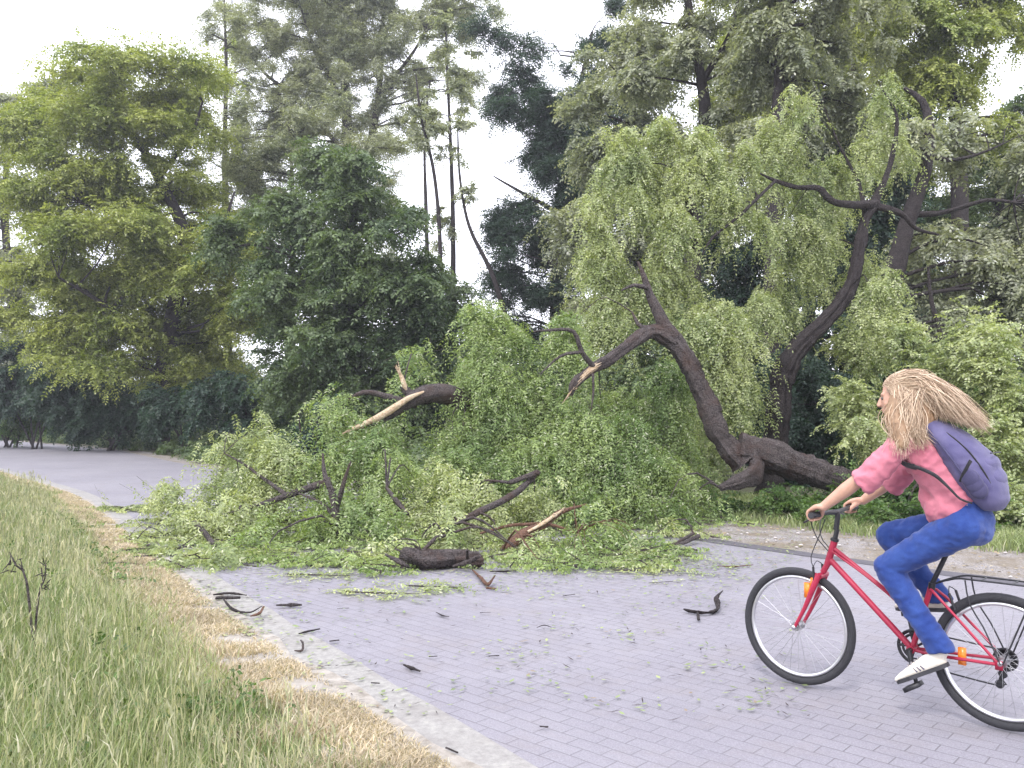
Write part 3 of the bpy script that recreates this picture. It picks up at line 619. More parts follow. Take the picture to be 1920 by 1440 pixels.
leafy('broken_locust_tree', 'broken locust tree with low lying trunk rising to a snapped fork with pale torn limb', 'tree', 'storm broken locust trees', (1660, 950),
      [([(1820, 985, 13.6), (1700, 935, 13.4), (1600, 905, 13.2), (1500, 872, 13.1), (1440, 848, 13.0), (1385, 838, 13.0)], [.17, .18, .185, .20, .21, .20]),
       ([(1395, 868, 12.95), (1352, 820, 13.0), (1322, 750, 13.0), (1292, 690, 13.0), (1262, 640, 13.0), (1238, 612, 13.0)], [.185, .15, .135, .145, .14, .11]),
       ([(1262, 645, 13.0), (1240, 600, 13.0), (1218, 555, 13.0), (1208, 520, 13.0), (1196, 490, 13.0)], [.10, .08, .055, .035, .012]),
       ([(1262, 640, 12.98), (1225, 622, 12.9), (1190, 640, 12.7), (1150, 672, 12.5), (1110, 695, 12.4), (1078, 720, 12.3), (1070, 742, 12.3)], [.13, .095, .09, .088, .08, .065, .03]),
       ([(1420, 852, 12.9), (1415, 885, 12.8), (1385, 900, 12.7), (1350, 915, 12.6)], [.13, .11, .09, .04]),
       ([(1215, 540, 12.9), (1190, 535, 12.8), (1165, 545, 12.8)], [.04, .03, .012]),
       ([(1115, 690, 12.4), (1092, 662, 12.2), (1078, 625, 12.1), (1040, 622, 12.0), (1000, 622, 12.0)], [.04, .035, .03, .022, .01]),
       ([(1090, 660, 12.2), (1050, 668, 12.1), (1012, 702, 12.0)], [.025, .02, .008]),
       ([(1112, 700, 12.3), (1112, 740, 12.25), (1108, 770, 12.25)], [.02, .015, .006]),
       ([(1238, 612, 13.0), (1205, 612, 13.2), (1185, 585, 13.4)], [.06, .04, .015])],
      [(900, 610, 13.4, 40, 55, .8), (950, 660, 13.6, 80, 90), (1050, 660, 13.8, 80, 70, .7), (960, 780, 13.3, 90, 100), (1070, 790, 13.2, 90, 90), (1180, 750, 13.6, 80, 80), (1170, 850, 12.6, 90, 80), (1260, 800, 13.8, 60, 130),
       (1060, 880, 12.4, 110, 60), (1290, 900, 12.3, 60, 60), (1170, 940, 11.8, 110, 50, .8), (880, 770, 13.4, 60, 70), (1300, 950, 12.6, 40, 25, .7)], 'locust_leaf', frac=.35, r0=.02,
      extra=[([(1070, 738, 12.3), (1085, 718, 12.3), (1110, 695, 12.4), (1150, 672, 12.5), (1185, 645, 12.68)], [.03, .06, .075, .06, .02], 1)])
leafy('leaning_locust_tree', 'leaning locust with an S-bent dark stem and drooping pale green tresses', 'tree', 'storm broken locust trees', (1450, 950, 16.2),
      [([(1440, 930, 16.2), (1452, 840, 16.2), (1462, 770, 16.1), (1470, 700, 16.0), (1500, 645, 16.0), (1555, 590, 16.0), (1595, 535, 16.0), (1612, 460, 16.0), (1622, 410, 16.0), (1645, 380, 16.0)], [.26, .22, .19, .20, .165, .13, .115, .095, .09, .08]),
       ([(1645, 382, 16.0), (1600, 384, 15.8), (1560, 376, 15.6), (1535, 352, 15.5), (1495, 350, 15.4), (1455, 338, 15.4), (1425, 325, 15.3)], [.08, .065, .055, .055, .045, .03, .012]),
       ([(1640, 385, 16.0), (1690, 400, 16.0), (1720, 430, 16.0), (1760, 440, 16.0)], [.08, .06, .04, .02]),
       ([(1622, 400, 16.0), (1606, 340, 16.4), (1570, 270, 16.4), (1545, 200, 16.4)], [.05, .035, .02, .008]),
       ([(1640, 380, 16.0), (1672, 300, 16.1), (1680, 220, 16.1), (1650, 160, 16.1)], [.06, .045, .03, .01]),
       ([(1470, 790, 16.0), (1440, 748, 15.7), (1400, 745, 15.6)], [.09, .05, .02]),
       ([(1455, 338, 15.4), (1390, 400, 15.2), (1330, 450, 15.1), (1300, 520, 15.1)], [.03, .03, .02, .008]),
       ([(1305, 480, 15.4), (1302, 420, 15.4), (1290, 370, 15.4), (1320, 330, 15.4)], [.07, .06, .045, .02]),
       ([(1740, 500, 15.2), (1748, 570, 15.2), (1768, 640, 15.2)], [.02, .035, .04])],
      [(1150, 260, 15.4, 50, 70, .85), (1130, 400, 15.4, 40, 80, .85), (1205, 330, 15.6, 70, 90), (1280, 270, 15.6, 60, 60), (1350, 300, 15.8, 60, 80), (1240, 440, 15.6, 70, 80), (1140, 520, 15.2, 50, 80), (1390, 400, 15.6, 40, 60, .8),
       (1200, 580, 15.4, 80, 60, .9), (1370, 570, 15.6, 65, 70), (1450, 520, 16.9, 45, 80), (1480, 250, 16.6, 40, 60, .9), (1490, 430, 16.8, 45, 70), (1560, 300, 17.0, 60, 50), (1545, 460, 17.0, 40, 60, .9), (1390, 690, 15.3, 60, 50), (1340, 720, 15.2, 60, 70, .8),
       (1510, 190, 16.2, 40, 25, .7), (1650, 170, 16.4, 45, 30, .9), (1680, 230, 16.4, 45, 50, .8), (1620, 290, 16.5, 30, 40, .7), (1670, 540, 15.2, 40, 80, .8), (1640, 480, 16.8, 30, 60, .8), (1330, 620, 15.1, 60, 60, .9), (1380, 810, 15.2, 60, 60, .8)],
      'locust_leaf_pale', sp=spec(LOC, lL=.06, lW=.026, flat=1.4), frac=.25, r0=.02, bark='bark_dark')
leafy('broken_branch', 'broken limb with long cream and orange split face, sticking out left of the hanging foliage', 'fallen branch', 'fallen branches across the road', (860, 905, 13.0),
      [([(990, 800, 13.6), (920, 768, 13.4), (870, 752, 13.1), (835, 738, 12.8), (800, 740, 12.6), (765, 757, 12.5), (715, 786, 12.4), (668, 805, 12.3)], [.08, .10, .12, .12, .10, .085, .06, .02]),
       ([(800, 742, 12.6), (770, 738, 12.7), (755, 722, 12.7)], [.06, .06, .045]),
       ([(780, 760, 12.7), (720, 740, 12.9), (680, 735, 12.9), (640, 760, 12.9)], [.05, .045, .035, .012])],
      [(620, 760, 12.7, 35, 45, .8), (690, 850, 12.3, 110, 50), (800, 820, 12.6, 90, 50), (790, 660, 13.2, 18, 40, .6), (770, 690, 13.2, 25, 30, .5), (880, 690, 13.3, 25, 35, .6), (900, 870, 12.4, 90, 55), (650, 790, 12.6, 40, 30, .7)], 'locust_leaf',
      extra=[([(662, 806, 12.25), (715, 782, 12.3), (765, 750, 12.4), (795, 735, 12.5)], [.04, .07, .065, .02], 1), ([(750, 704, 12.7), (757, 726, 12.7), (762, 735, 12.7)], [.05, .06, .03], 1)], limbname='split_limb')
FB = 'fallen branches across the road'
leafy('fallen_branch', 'leafy branch at the far left end of the heap, reaching towards the grass verge', 'fallen branch', FB, (420, 985),
      [([(620, 900, 11.5), (540, 930, 11.3), (450, 960, 11.0), (360, 985, 11.0)], [.05, .04, .03, .01]), ([(540, 930, 11.3), (470, 880, 11.6), (420, 850, 11.8)], [.03, .02, .008]), ([(365, 980, 10.6), (402, 1022, 10.1)], [.035, .03])],
      [(350, 950, 12.0, 70, 45, .9), (440, 910, 12.2, 80, 60), (430, 980, 11.0, 90, 45), (500, 830, 12.8, 45, 45), (540, 900, 11.8, 90, 70), (430, 850, 12.8, 50, 35, .9), (400, 1020, 10.4, 60, 25, .6), (440, 800, 13.4, 40, 25, .6)], 'locust_leaf_pale', frac=.5, r0=.022, sp=spec(LOC, cov=4.6))
leafy('fallen_branch', 'forked leafy branch standing up from the middle left of the heap', 'fallen branch', FB, (640, 1010),
      [([(630, 1000, 10.4), (628, 940, 10.4), (610, 890, 10.5), (605, 850, 10.6)], [.05, .045, .03, .012]), ([(632, 950, 10.4), (645, 905, 10.3), (658, 865, 10.3)], [.035, .028, .01]), ([(560, 925, 10.6), (600, 942, 10.5), (625, 965, 10.4)], [.012, .02, .03]), ([(725, 915, 10.6), (745, 940, 10.4), (765, 965, 10.2)], [.02, .03, .02])],
      [(640, 960, 11.0, 90, 55), (560, 1010, 10.0, 100, 35), (700, 900, 11.6, 80, 50), (720, 990, 10.3, 90, 50), (620, 870, 11.8, 70, 35, .8), (520, 1045, 9.3, 110, 18, .6), (640, 1052, 9.0, 100, 25, .9), (700, 1065, 8.8, 50, 14, .9), (590, 980, 10.4, 110, 40)], 'locust_leaf', frac=.5, r0=.022, sp=spec(LOC, cov=4.6))
leafy('fallen_branch', 'leafy branch with brown bark in the centre of the heap behind the mossy log', 'fallen branch', FB, (880, 1010),
      [([(790, 1035, 9.4), (830, 1000, 9.8), (880, 970, 10.2), (960, 930, 10.8), (1010, 885, 11.2)], [.02, .03, .04, .045, .03]), ([(955, 905, 11.0), (1010, 885, 11.0)], [.03, .04])],
      [(820, 930, 11.2, 90, 50), (930, 930, 11.4, 90, 50), (860, 990, 10.2, 110, 35, .8), (760, 1028, 9.4, 80, 20, .9), (1000, 1000, 10.0, 80, 35, .8), (960, 1035, 9.3, 50, 18, .8), (850, 1012, 10.0, 90, 18, .8)], 'locust_leaf_pale', frac=.5, r0=.022, sp=spec(LOC, cov=4.6))
leafy('fallen_branch', 'leafy branch with a stripped pale length of bark, right of the mossy log', 'fallen branch', FB, (1010, 1030),
      [([(940, 1035, 9.7), (985, 1002, 9.9), (1020, 985, 10.1), (1050, 960, 10.4), (1100, 945, 10.6)], [.05, .06, .045, .03, .01]), ([(900, 1000, 9.9), (960, 985, 10.1), (1030, 985, 10.1), (1080, 1000, 9.9)], [.012, .02, .02, .01])],
      [(1060, 1020, 9.7, 90, 30, .9), (1130, 1000, 9.9, 90, 40, .9), (1130, 1045, 9.2, 80, 22, .8), (1200, 1020, 9.6, 60, 40, .7), (1020, 1055, 8.9, 80, 15, .8), (1100, 1062, 8.8, 90, 12, .8)], 'locust_leaf', bark='bark_red', frac=.7,
      extra=[([(1048, 962, 10.3), (1020, 982, 10.0), (990, 998, 9.85)], [.02, .035, .02], 1)])
leafy('fallen_branch', 'small leafy branch end lying rightmost by the dark kerb', 'fallen branch', FB, (1220, 1050),
      [([(1300, 1000, 10.6), (1240, 1030, 10.0), (1180, 1050, 9.4)], [.02, .02, .008]), ([(1310, 1005, 10.4), (1265, 1022, 10.0)], [.03, .02])],
      [(1210, 1050, 9.2, 60, 20, .6), (1180, 1070, 8.8, 60, 12, .5), (1280, 990, 11.0, 50, 15, .3)], 'locust_leaf_pale', frac=.5, r0=.022, sp=spec(LOC, cov=4.6))
leafy('fallen_branch', 'flattened leafy twigs spread low at the front left of the heap beside the verge', 'fallen branch', FB, (330, 1050),
      [([(240, 1010, 10.6), (330, 1042, 9.4), (480, 1062, 8.8)], [.01, .015, .008])],
      [(330, 1035, 9.6, 70, 18, .5), (400, 1060, 8.9, 70, 14, .6), (250, 1000, 11, 60, 14, .4), (240, 945, 14, 70, 12, .9), (300, 1000, 10.6, 60, 16, .8), (430, 1040, 9.3, 90, 16, .9), (330, 1065, 8.9, 40, 10, .8)], 'locust_leaf_pale', frac=.5, r0=.022, sp=spec(LOC, cov=4.6))
# hollow mossy log
rt = root('fallen_log', G(830, 1052), 'short thick mossy log with dark bark lying on the asphalt before the leaf heap', 'log', FB); inv = -G(830, 1052)
g = Geo(); tube(g, [G(752, 1046, .10), G(762, 1046, .10), G(800, 1052, .09), G(850, 1048, .085), G(893, 1050, .09), G(900, 1050, .09)], [.055, .085, .092, .09, .082, .06], 34, .02, .13, knot=.003); o = g.build('log_body', 'bark', rt); o.location = inv
for pts, rad in (([G(722, 1040, .2), G(752, 1056, .13), G(775, 1068, .04)], [.008, .026, .008]), ([G(742, 1030, .2), G(770, 1042, .17), G(800, 1062, .06)], [.008, .022, .010]), ([G(850, 1062, .05), G(880, 1052, .13), G(900, 1042, .2)], [.008, .024, .010])):
    g = Geo(); tube(g, pts, rad, 10, .02, .3); o = g.build('torn_bark', 'bark', rt); o.location = inv
g = Geo(); tube(g, [G(876, 1030, .26), G(877, 1050, .1)], [.012, .02], 6, .1); o = g.build('stub', 'bark', rt); o.location = inv

o = Geo(); crown(o, [(770, 1016, 9.6, 60, 10, .6), (860, 1012, 9.7, 70, 12, .6), (945, 1030, 9.3, 40, 8, .6), (728, 1056, 9.0, 16, 6, .6)], spec(LOC, rc=.22))
o.build('leaf_cover', ['locust_leaf', 'bark'], rt, smooth=False).location = inv
# sticks and bark pieces on the asphalt
GS = 'sticks and bark pieces on the asphalt'
def stick(label, pts, rad, mt='bark_dark', name='stick', cat='stick', extra=()):
    b0 = G(*pts[0][:2]); g = Geo()
    P = [G(p[0], p[1], (p[2] if len(p) > 2 else 0) + .016 + rad * .9) for p in pts]; n = len(P)
    tube(g, P, [rad * (.45 if q in (0, n - 1) else 1) * R.uniform(.75, 1.1) for q in range(n)], 10, .012, .24, flat=R.uniform(.5, .8))
    for e in extra: tube(g, [G(p[0], p[1], (p[2] if len(p) > 2 else 0) + .016 + rad * .7) for p in e], rad * .55, 6, .03, .12)
    o = g.build(name, mt); o.location = b0
    o.data.transform(Matrix.Translation(Vector(-b0))); tag(o, label, cat, GS)
stick('thick bark strip by the verge, uppermost of the tangled bark pieces', [(400, 1115), (430, 1112), (462, 1116)], .02, 'bark_dark', 'bark_piece', 'bark', [[(405, 1122), (450, 1121, .02)]])
stick('thin curled dark bark strip crossing under the tangled bark pieces', [(418, 1122, .03), (438, 1142), (468, 1148, .01), (492, 1136, .05)], .012, 'bark_dark', 'bark_piece', 'bark')
stick('orange brown torn bark chunk at the end of the tangled bark pieces', [(470, 1155), (486, 1150, .02), (494, 1138, .04)], .02, 'bark_red', 'bark_piece', 'bark')
stick('straight dark stick right of the tangled bark pieces', [(518, 1135), (542, 1134), (566, 1134)], .017)
stick('S shaped piece of bark with raised end, lying left of the front wheel', [(1282, 1142), (1300, 1146), (1330, 1148), (1346, 1140), (1342, 1122, .03), (1354, 1108, .06)], .017, 'bark_dark', 'bark_piece', 'bark', [[(1308, 1148), (1310, 1162)]])
stick('brown twig bent to the right, just in front of the mossy log', [(886, 1068), (902, 1084), (915, 1096), (928, 1080, .04)], .018, 'bark_red', extra=[[(912, 1102), (930, 1104)]])
stick('flat dark stick beside the brown bent twig', [(918, 1071), (945, 1071), (972, 1070)], .013)
stick('reddish thin stick near the dark kerb, above the front wheel', [(1345, 1061), (1375, 1062), (1412, 1059)], .010, 'bark_red')
stick('slanting twig near the pale edge strip, above a curled chip', [(560, 1188), (580, 1183), (600, 1179)], .010)
stick('small curled bark chip standing beside the slanting twig', [(552, 1220), (566, 1220), (568, 1206, .03), (564, 1200, .04)], .010, 'bark')
stick('short dark chip right of the slanting twig', [(618, 1202), (636, 1200)], .011)
stick('dark chip lying askew in the middle of the pale edge strip', [(757, 1246), (772, 1252), (788, 1258)], .013)
stick('short stick above the askew dark chip', [(804, 1231), (820, 1230)], .010)
stick('slim stick in mid road right of the short stick', [(916, 1230), (936, 1229)], .008)
stick('small black chip on the pale edge strip', [(696, 1280), (712, 1281)], .012)
stick('arched twig further up the middle of the road', [(1006, 1177), (1020, 1172, .02), (1034, 1176)], .008)
stick('small chip below the arched twig, nearest the bottom centre', [(1012, 1362), (1028, 1363)], .011)
stick('dark chip nearest the camera beside the pale edge strip', [(836, 1402), (858, 1411)], .012)
stick('thin twig on the pale asphalt between bark tangle and log', [(632, 1141), (655, 1140)], .007)
stick('tiny dark twig left of the S shaped bark', [(900, 1149), (920, 1148)], .008)
stick('thin crooked twig in the middle of the road near the leaf heap', [(818, 1148), (830, 1154), (842, 1156)], .007)
stick('small forked twig left of the S shaped bark by the heap', [(1055, 1117), (1078, 1114)], .008)
stick('red brown twig lying in the dry grass by the verge', [(356, 1154), (380, 1159), (400, 1160)], .012, 'bark_red')
stick('long thin stick along the right foot of the heap', [(1216, 1093), (1262, 1090)], .008)

for lab, px_, py_, w_ in (('small torn leafy sprig lying on the asphalt below the mossy log', 820, 1100, .22), ('low torn leafy sprig left of the sprig below the log', 720, 1112, .26),
                    ('pale leafy sprig at the right foot of the heap', 1225, 1070, .3), ('small leafy sprig at the left foot of the heap, above the bark tangle', 600, 1078, .25)):
    c0 = G(px_, py_, .03); rt = root('leafy_sprig', G(px_, py_), lab, 'sprig', 'leafy sprigs on the asphalt'); g = Geo(); n_ = 46
    P_ = c0 + R.normal(0, 1, (n_, 3)) * [w_, w_ * .5, .012]; P_[:, 2] = np.maximum(P_[:, 2], .03); D_ = R.normal(0, 1, (n_, 3)) * [1, 1, .15]
    pinnate(g, P_, D_, .16, 4, .045, .02, .05)
    for a in g.V: a[:, 2] = np.clip(a[:, 2], .022, .12)
    o = g.build('foliage', 'locust_leaf_pale', rt, smooth=False); o.location = -G(px_, py_)
    g = Geo(); tube(g, [c0 + [-w_ * 1.3, .05, 0], c0, c0 + [w_ * 1.2, -.08, .01]], [.008, .007, .003], 6, .05, .1); o = g.build('twig', 'bark', rt); o.location = -G(px_, py_)
# leaves and crumbs that came down with the branches: denser towards the heap
g = Geo(); n = 90000
px = R.uniform(230, 1500, n); d = 1600 * CAMH / R.uniform(195, 560, n); x = (px - 960) / FPX * d; y = d
hp = G(800, 1060)[:2]; hx = np.clip(x, -3.6, 2.0); hy = 8.9 + np.maximum(0, -(x + 2.5)) * .9
dist = np.maximum(0, hy - y) + .6 * np.abs(x - hx)
nz_ = (np.sin(x * 4.1 + 2 * np.sin(y * 3)) * np.sin(y * 5.3 + x) + 1) / 2
p = np.exp(-dist / .45) * (.35 + .65 * nz_) * .85 + .030 * nz_ ** 2 + .2 * np.exp(-np.abs(dist_left(x, y)) / .12) * (y > 6)
k = (R.random(n) < p) & (dist_left(x, y) < .35) & (y < 15); x, y = x[k], y[k]; nn = len(x)
def flats(g, x, y, z, l, w, tilt=.25):
    n = len(x); a = R.uniform(0, 6.283, n); dd = np.stack([np.cos(a), np.sin(a), R.uniform(0, tilt, n)], -1); s = np.stack([-np.sin(a), np.cos(a), R.normal(0, tilt, n)], -1)
    P = np.stack([x, y, z + 0 * x], -1); l = l[:, None]; w = w[:, None]; m_ = P + dd * l * .5
    V = np.stack([P, m_ + s * w / 2, P + dd * l, m_ - s * w / 2], 1); V[..., 2] = np.maximum(V[..., 2], z + .002); g.add(V.reshape(-1, 3), np.arange(4 * n).reshape(-1, 4))
flats(g, x, y, .021, R.uniform(.02, .06, nn), R.uniform(.010, .026, nn))
tag(g.build('leaf_litter', 'litter_leaf', smooth=False), 'loose torn green leaves strewn over the asphalt around the heap', 'leaf litter', kind='stuff')
g = Geo(); k = R.random(nn) < .28; xx, yy = x[k] + R.normal(0, .1, k.sum()), y[k] + R.normal(0, .1, k.sum())
flats(g, xx, yy, .021, R.uniform(.02, .10, len(xx)), R.uniform(.004, .014, len(xx)), .1)
tag(g.build('twig_litter', 'bark', smooth=False), 'tiny dark twigs and bark crumbs scattered on the road', 'twig litter', kind='stuff')
# litter and stones on the shoulder
M['dead_leaf'] = leafmat('dead_leaf', (.16, .12, .07), (.30, .24, .15), (.36, .32, .25), trans=.1)
g = Geo(); n = 16000; idx = R.integers(30, 220, n); o_ = R.uniform(.2, 1.9, n); q = RS[idx] - nrm[idx] * o_[:, None] + T[idx] * R.uniform(-.5, .5, n)[:, None]
for q_, mt in ((0, 0),):
    for i_ in range(0, 1): pass
sel = q[:, 1] < 22; q = q[sel]; flats(g, q[:, 0], q[:, 1], .014, R.uniform(.02, .06, len(q)), R.uniform(.015, .035, len(q)), .3)
tag(g.build('shoulder_litter', M['dead_leaf'], smooth=False), 'pale dry leaves lying on the stony shoulder', 'leaf litter', kind='stuff')
g = Geo(); n = 350; idx = R.integers(40, 160, n); q = RS[idx] - nrm[idx] * R.uniform(.15, 1.8, n)[:, None] + T[idx] * R.uniform(-.5, .5, n)[:, None]
for c in q[q[:, 1] < 18]: r_ = R.uniform(.008, .022); ellip(g, (c[0], c[1], .01 + r_ * .4), (r_ * 1.3, r_, r_ * .7), 6, 4)
M['stone'] = simple('stone', (.42, .39, .38), .9, var=.3, scale=8)
tag(g.build('gravel', 'stone'), 'small pale stones on the shoulder beyond the dark kerb', 'gravel', kind='stuff')

# bushes on the right behind the cyclist
for lab, els, lf in [('pale green feathery bush right behind the cyclist, at the right border', [(1830, 640, 13.5, 80, 60), (1890, 740, 13, 80, 70), (1800, 720, 13.5, 70, 60), (1900, 860, 12, 70, 80), (1870, 950, 11.6, 80, 40), (1980, 800, 12.5, 80, 170)], 'locust_leaf_pale'),
                     ('feathery green bush between the leaning stem and the cyclist head', [(1620, 690, 16.8, 60, 55), (1650, 760, 14.2, 70, 60, .9), (1620, 800, 15.5, 60, 60, .8), (1700, 680, 14.6, 60, 50, .9), (1720, 640, 14.8, 50, 40)], 'locust_leaf_pale'),
                     ('low green bush under the raised trunk', [(1450, 945, 12.9, 80, 30), (1560, 950, 12.8, 80, 35), (1640, 960, 12.6, 70, 40, .9), (1380, 950, 13.2, 60, 25)], 'bush_leaf'),
                     ('green bush seen under the cyclist arm beside the verge', [(1700, 950, 12.2, 80, 50), (1790, 930, 12.4, 90, 60), (1740, 975, 11.7, 90, 30), (1880, 985, 11.3, 90, 40), (1590, 972, 12.2, 70, 25, .8)], 'bush_leaf')]:
    e = els[0]; leafy('bush', lab, 'bush', 'bushes on the far verge', (e[0], 900, e[2]), [([(e[0], 780 + 1600 * 1.5 / e[2], e[2]), (e[0] + 10, (e[1] + 900) / 2, e[2]), (e[0], e[1], e[2])], [.04, .03, .01])], els, lf, sp=spec(LOC, lL=.06, lW=.032, flat=1.0, droop=.4, fall=.1), frac=.25, limbname='stem')
# dead weed stalk in the near left grass
b0 = W(62, 1150, 5.0); b0[2] = float(hgt(np.array([b0[0]]), np.array([b0[1]]))[0]); g = Geo()
tp = lambda px, py, d=5.0: W(px, py, d)
tube(g, [b0, tp(72, 1120), tp(84, 1085), tp(86, 1050)], [.006, .006, .004, .002], 6, .03); tube(g, [b0 + [.02, 0, .02], tp(50, 1090), tp(30, 1060), tp(18, 1035)], [.007, .006, .005, .002], 6, .03, .1)
for _ in range(26):
    a = tp(*([R.uniform(15, 45), R.uniform(1035, 1080)] if R.random() < .5 else [R.uniform(74, 92), R.uniform(1050, 1110)])); tube(g, [a, a + R.normal(0, .03, 3)], [.004, .002], 4, .05)
o = g.build('dead_weed', 'bark'); o.data.transform(Matrix.Translation(Vector(-b0))); o.location = b0
tag(o, 'dead dark forked weed stalk standing in the green grass at the left border', 'weed')

# ------------------------------------------------------------------ bicycle and rider: local frame X forward, Y to the rider's left (towards the camera), Z up
RP = G(1884, 1374); FP_ = G(1498, 1287); HEAD = math.atan2(FP_[1] - RP[1], FP_[0] - RP[0]); RP = (RP[0], RP[1], .014)
bike = root('bicycle', RP, 'red step-through bicycle with black tyres and a thin rear rack, ridden across the road', 'bicycle', rz=HEAD)
def part(name, mt, fn, parent, smooth=True, loc=None):
    g = Geo(); fn(g); o = g.build(name, mt, parent, smooth)
    if loc is not None: o.location = loc
    return o
def T_(g, pts, r, sides=10, step=.03, **k): tube(g, pts, r, sides, step, **k)
def ring(g, c, Rr, rx, ry, n=64, m=10):
    a = np.arange(n) / n * 2 * np.pi; b_ = np.arange(m) / m * 2 * np.pi
    rr = Rr + rx * np.cos(b_)[None]; V = np.stack([c[0] + rr * np.cos(a)[:, None], c[1] + ry * np.sin(b_)[None] * np.ones((n, 1)), c[2] + rr * np.sin(a)[:, None]], -1)
    i = np.arange(n)[:, None]; j = np.arange(m)[None]; F = np.stack([i * m + j, ((i + 1) % n) * m + j, ((i + 1) % n) * m + (j + 1) % m, i * m + (j + 1) % m], -1)
    g.add(V.reshape(-1, 3), F.reshape(-1, 4))
WR = .332; RH = (0, 0, WR); FH = (1.05, 0, WR)
def wheel(hub, rear, refl):
    w = part('rear_wheel' if rear else 'front_wheel', 'tyre', lambda g: ring(g, (0, 0, 0), WR - .022, .022, .021), bike, loc=hub)
    w.name = 'wheel'
    part('rim', 'rim', lambda g: ring(g, (0, 0, 0), WR - .053, .011, .013), w)
    def sp(g):
        for q in range(32):
            a = q / 32 * 2 * np.pi; s = 1 if q % 2 else -1; h = a + (.9 if q % 4 < 2 else -.9)
            T_(g, [(.018 * math.cos(h), .028 * s, .018 * math.sin(h)), ((WR - .06) * math.cos(a), 0, (WR - .06) * math.sin(a))], .0011, 4, 1)
    part('spokes', 'chrome', sp, w)
    def hb(g):
        T_(g, [(0, -.055, 0), (0, .055, 0)], .012, 12); T_(g, [(0, -.034, 0), (0, -.028, 0)], .026, 16); T_(g, [(0, .028, 0), (0, .034, 0)], .026, 16)
        ellip(g, (0, .062, 0), (.014, .01, .014)); ellip(g, (0, -.062, 0), (.014, .01, .014))
    part('hub', 'chrome', hb, w)
    part('reflector', 'orange', lambda g: box(g, (refl[0], 0, refl[1]), (.035, .02, .085)), w)
    return w
wf = wheel(FH, False, (-.06, .21)); wr = wheel(RH, True, (.185, -.01))
BB = (.425, 0, .315); HT0 = (.872, 0, .705); HT1 = (.832, 0, .835); ST = (.325, 0, .66)
SEAT = (.215, 0, .905)
def frame(g):
    T_(g, [HT0, HT1], .019, 14)
    T_(g, [(.862, 0, .735), BB], .0165, 12); T_(g, [(.842, 0, .80), (.378, 0, .475)], .0125, 12)
    T_(g, [(.842, .012, .78), (.60, .014, .63), (.378, .014, .455)], .006, 8)
    T_(g, [BB, ST], .0145, 12); T_(g, [(BB[0], -.036, BB[2]), (BB[0], .036, BB[2])], .021, 16)
    for s in (-1, 1):
        T_(g, [(BB[0] - .01, .02 * s, BB[2]), (.30, .045 * s, BB[2]), (.02, .062 * s, WR - .005)], .0085, 8)
        T_(g, [(ST[0], .015 * s, ST[2] - .02), (.27, .045 * s, .60), (.008, .062 * s, WR)], .0072, 8)
        box(g, (.004, .063 * s, WR - .008), (.035, .005, .045))
part('frame', 'red_paint', frame, bike)
fk = part('fork', 'red_paint', lambda g: [T_(g, [HT0, (.90, 0, .655)], .017, 12), T_(g, [(.905, -.05, .637), (.905, .05, .637)], .018, 10)] + [T_(g, [(.905, .048 * s, .65), (.93, .056 * s, .58), (.985, .056 * s, .45), (1.045, .056 * s, .335)], [.019, .018, .012, .009], 10) for s in (-1, 1)], bike)
part('front_brake', 'dark_metal', lambda g: [T_(g, [(.925, .062 * s, .60), (.93, .06 * s, .69)], .007, 8) for s in (-1, 1)] + [T_(g, [(.93, -.06, .69), (.935, 0, .715), (.93, .06, .69)], .0025, 6), T_(g, [(.93, .06, .69), (.955, .03, .74), (.91, .01, .87), (.86, .06, .96)], .003, 6)], bike)
part('fork_reflector', 'orange', lambda g: box(g, (.948, 0, .595), (.02, .075, .05)), bike)
st = part('stem', 'black_plastic', lambda g: [T_(g, [HT1, (.815, 0, .905)], .0135, 12), T_(g, [(.822, 0, .90), (.812, 0, .975), (.815, 0, .995)], .0145, 12), T_(g, [(.832, 0, .838), (.829, 0, .85)], .023, 12)], bike)
hbx = lambda y: (.818 + .012 * min(1, abs(y) / .2), y, .998 + .006 * min(1, abs(y) / .1))
hb = part('handlebar', 'black_plastic', lambda g: T_(g, [hbx(y) for y in (-.30, -.2, -.1, 0, .1, .2, .30)], .0125, 12), bike)
for s in (-1, 1):
    part('grip', 'rubber', lambda g: T_(g, [hbx(.195 * s), hbx(.31 * s)], .0165, 12), hb)
    part('brake_lever', 'dark_metal', lambda g: [T_(g, [(.845, .16 * s, .995), (.875, .20 * s, .975), (.885, .27 * s, .96)], [.008, .006, .005], 8), T_(g, [(.845, .15 * s, 1.0), (.93, .09 * s, .98), (.925, .03 * s, .86), (.86, .02 * s, .78)], .003, 6)], hb)
part('seatpost', 'dark_metal', lambda g: [T_(g, [ST, SEAT], .0125, 12), T_(g, [(ST[0], 0, ST[2] - .02), (ST[0] - .004, 0, ST[2] + .012)], .018, 12)], bike)
def saddle(g):
    P = np.array([(.36, 0, .925), (.30, 0, .932), (.20, 0, .932), (.12, 0, .942), (.07, 0, .95)]); T_(g, P, [.022, .028, .05, .085, .075], 14, .02, flat=1)
o = part('saddle', 'black_plastic', saddle, bike)
me = o.data
for v in me.vertices: v.co.z = .935 + (v.co.z - .935) * .38
def crank(g):
    for s in (-1, 1):
        e = (BB[0] - .042 * s, .075 * s, BB[2] - .158 * s); T_(g, [(BB[0], .055 * s, BB[2]), e], [.014, .010], 10); T_(g, [(BB[0], .03 * s, BB[2]), (BB[0], .062 * s, BB[2])], .014, 10)
cr = part('crankset', 'dark_metal', crank, bike)
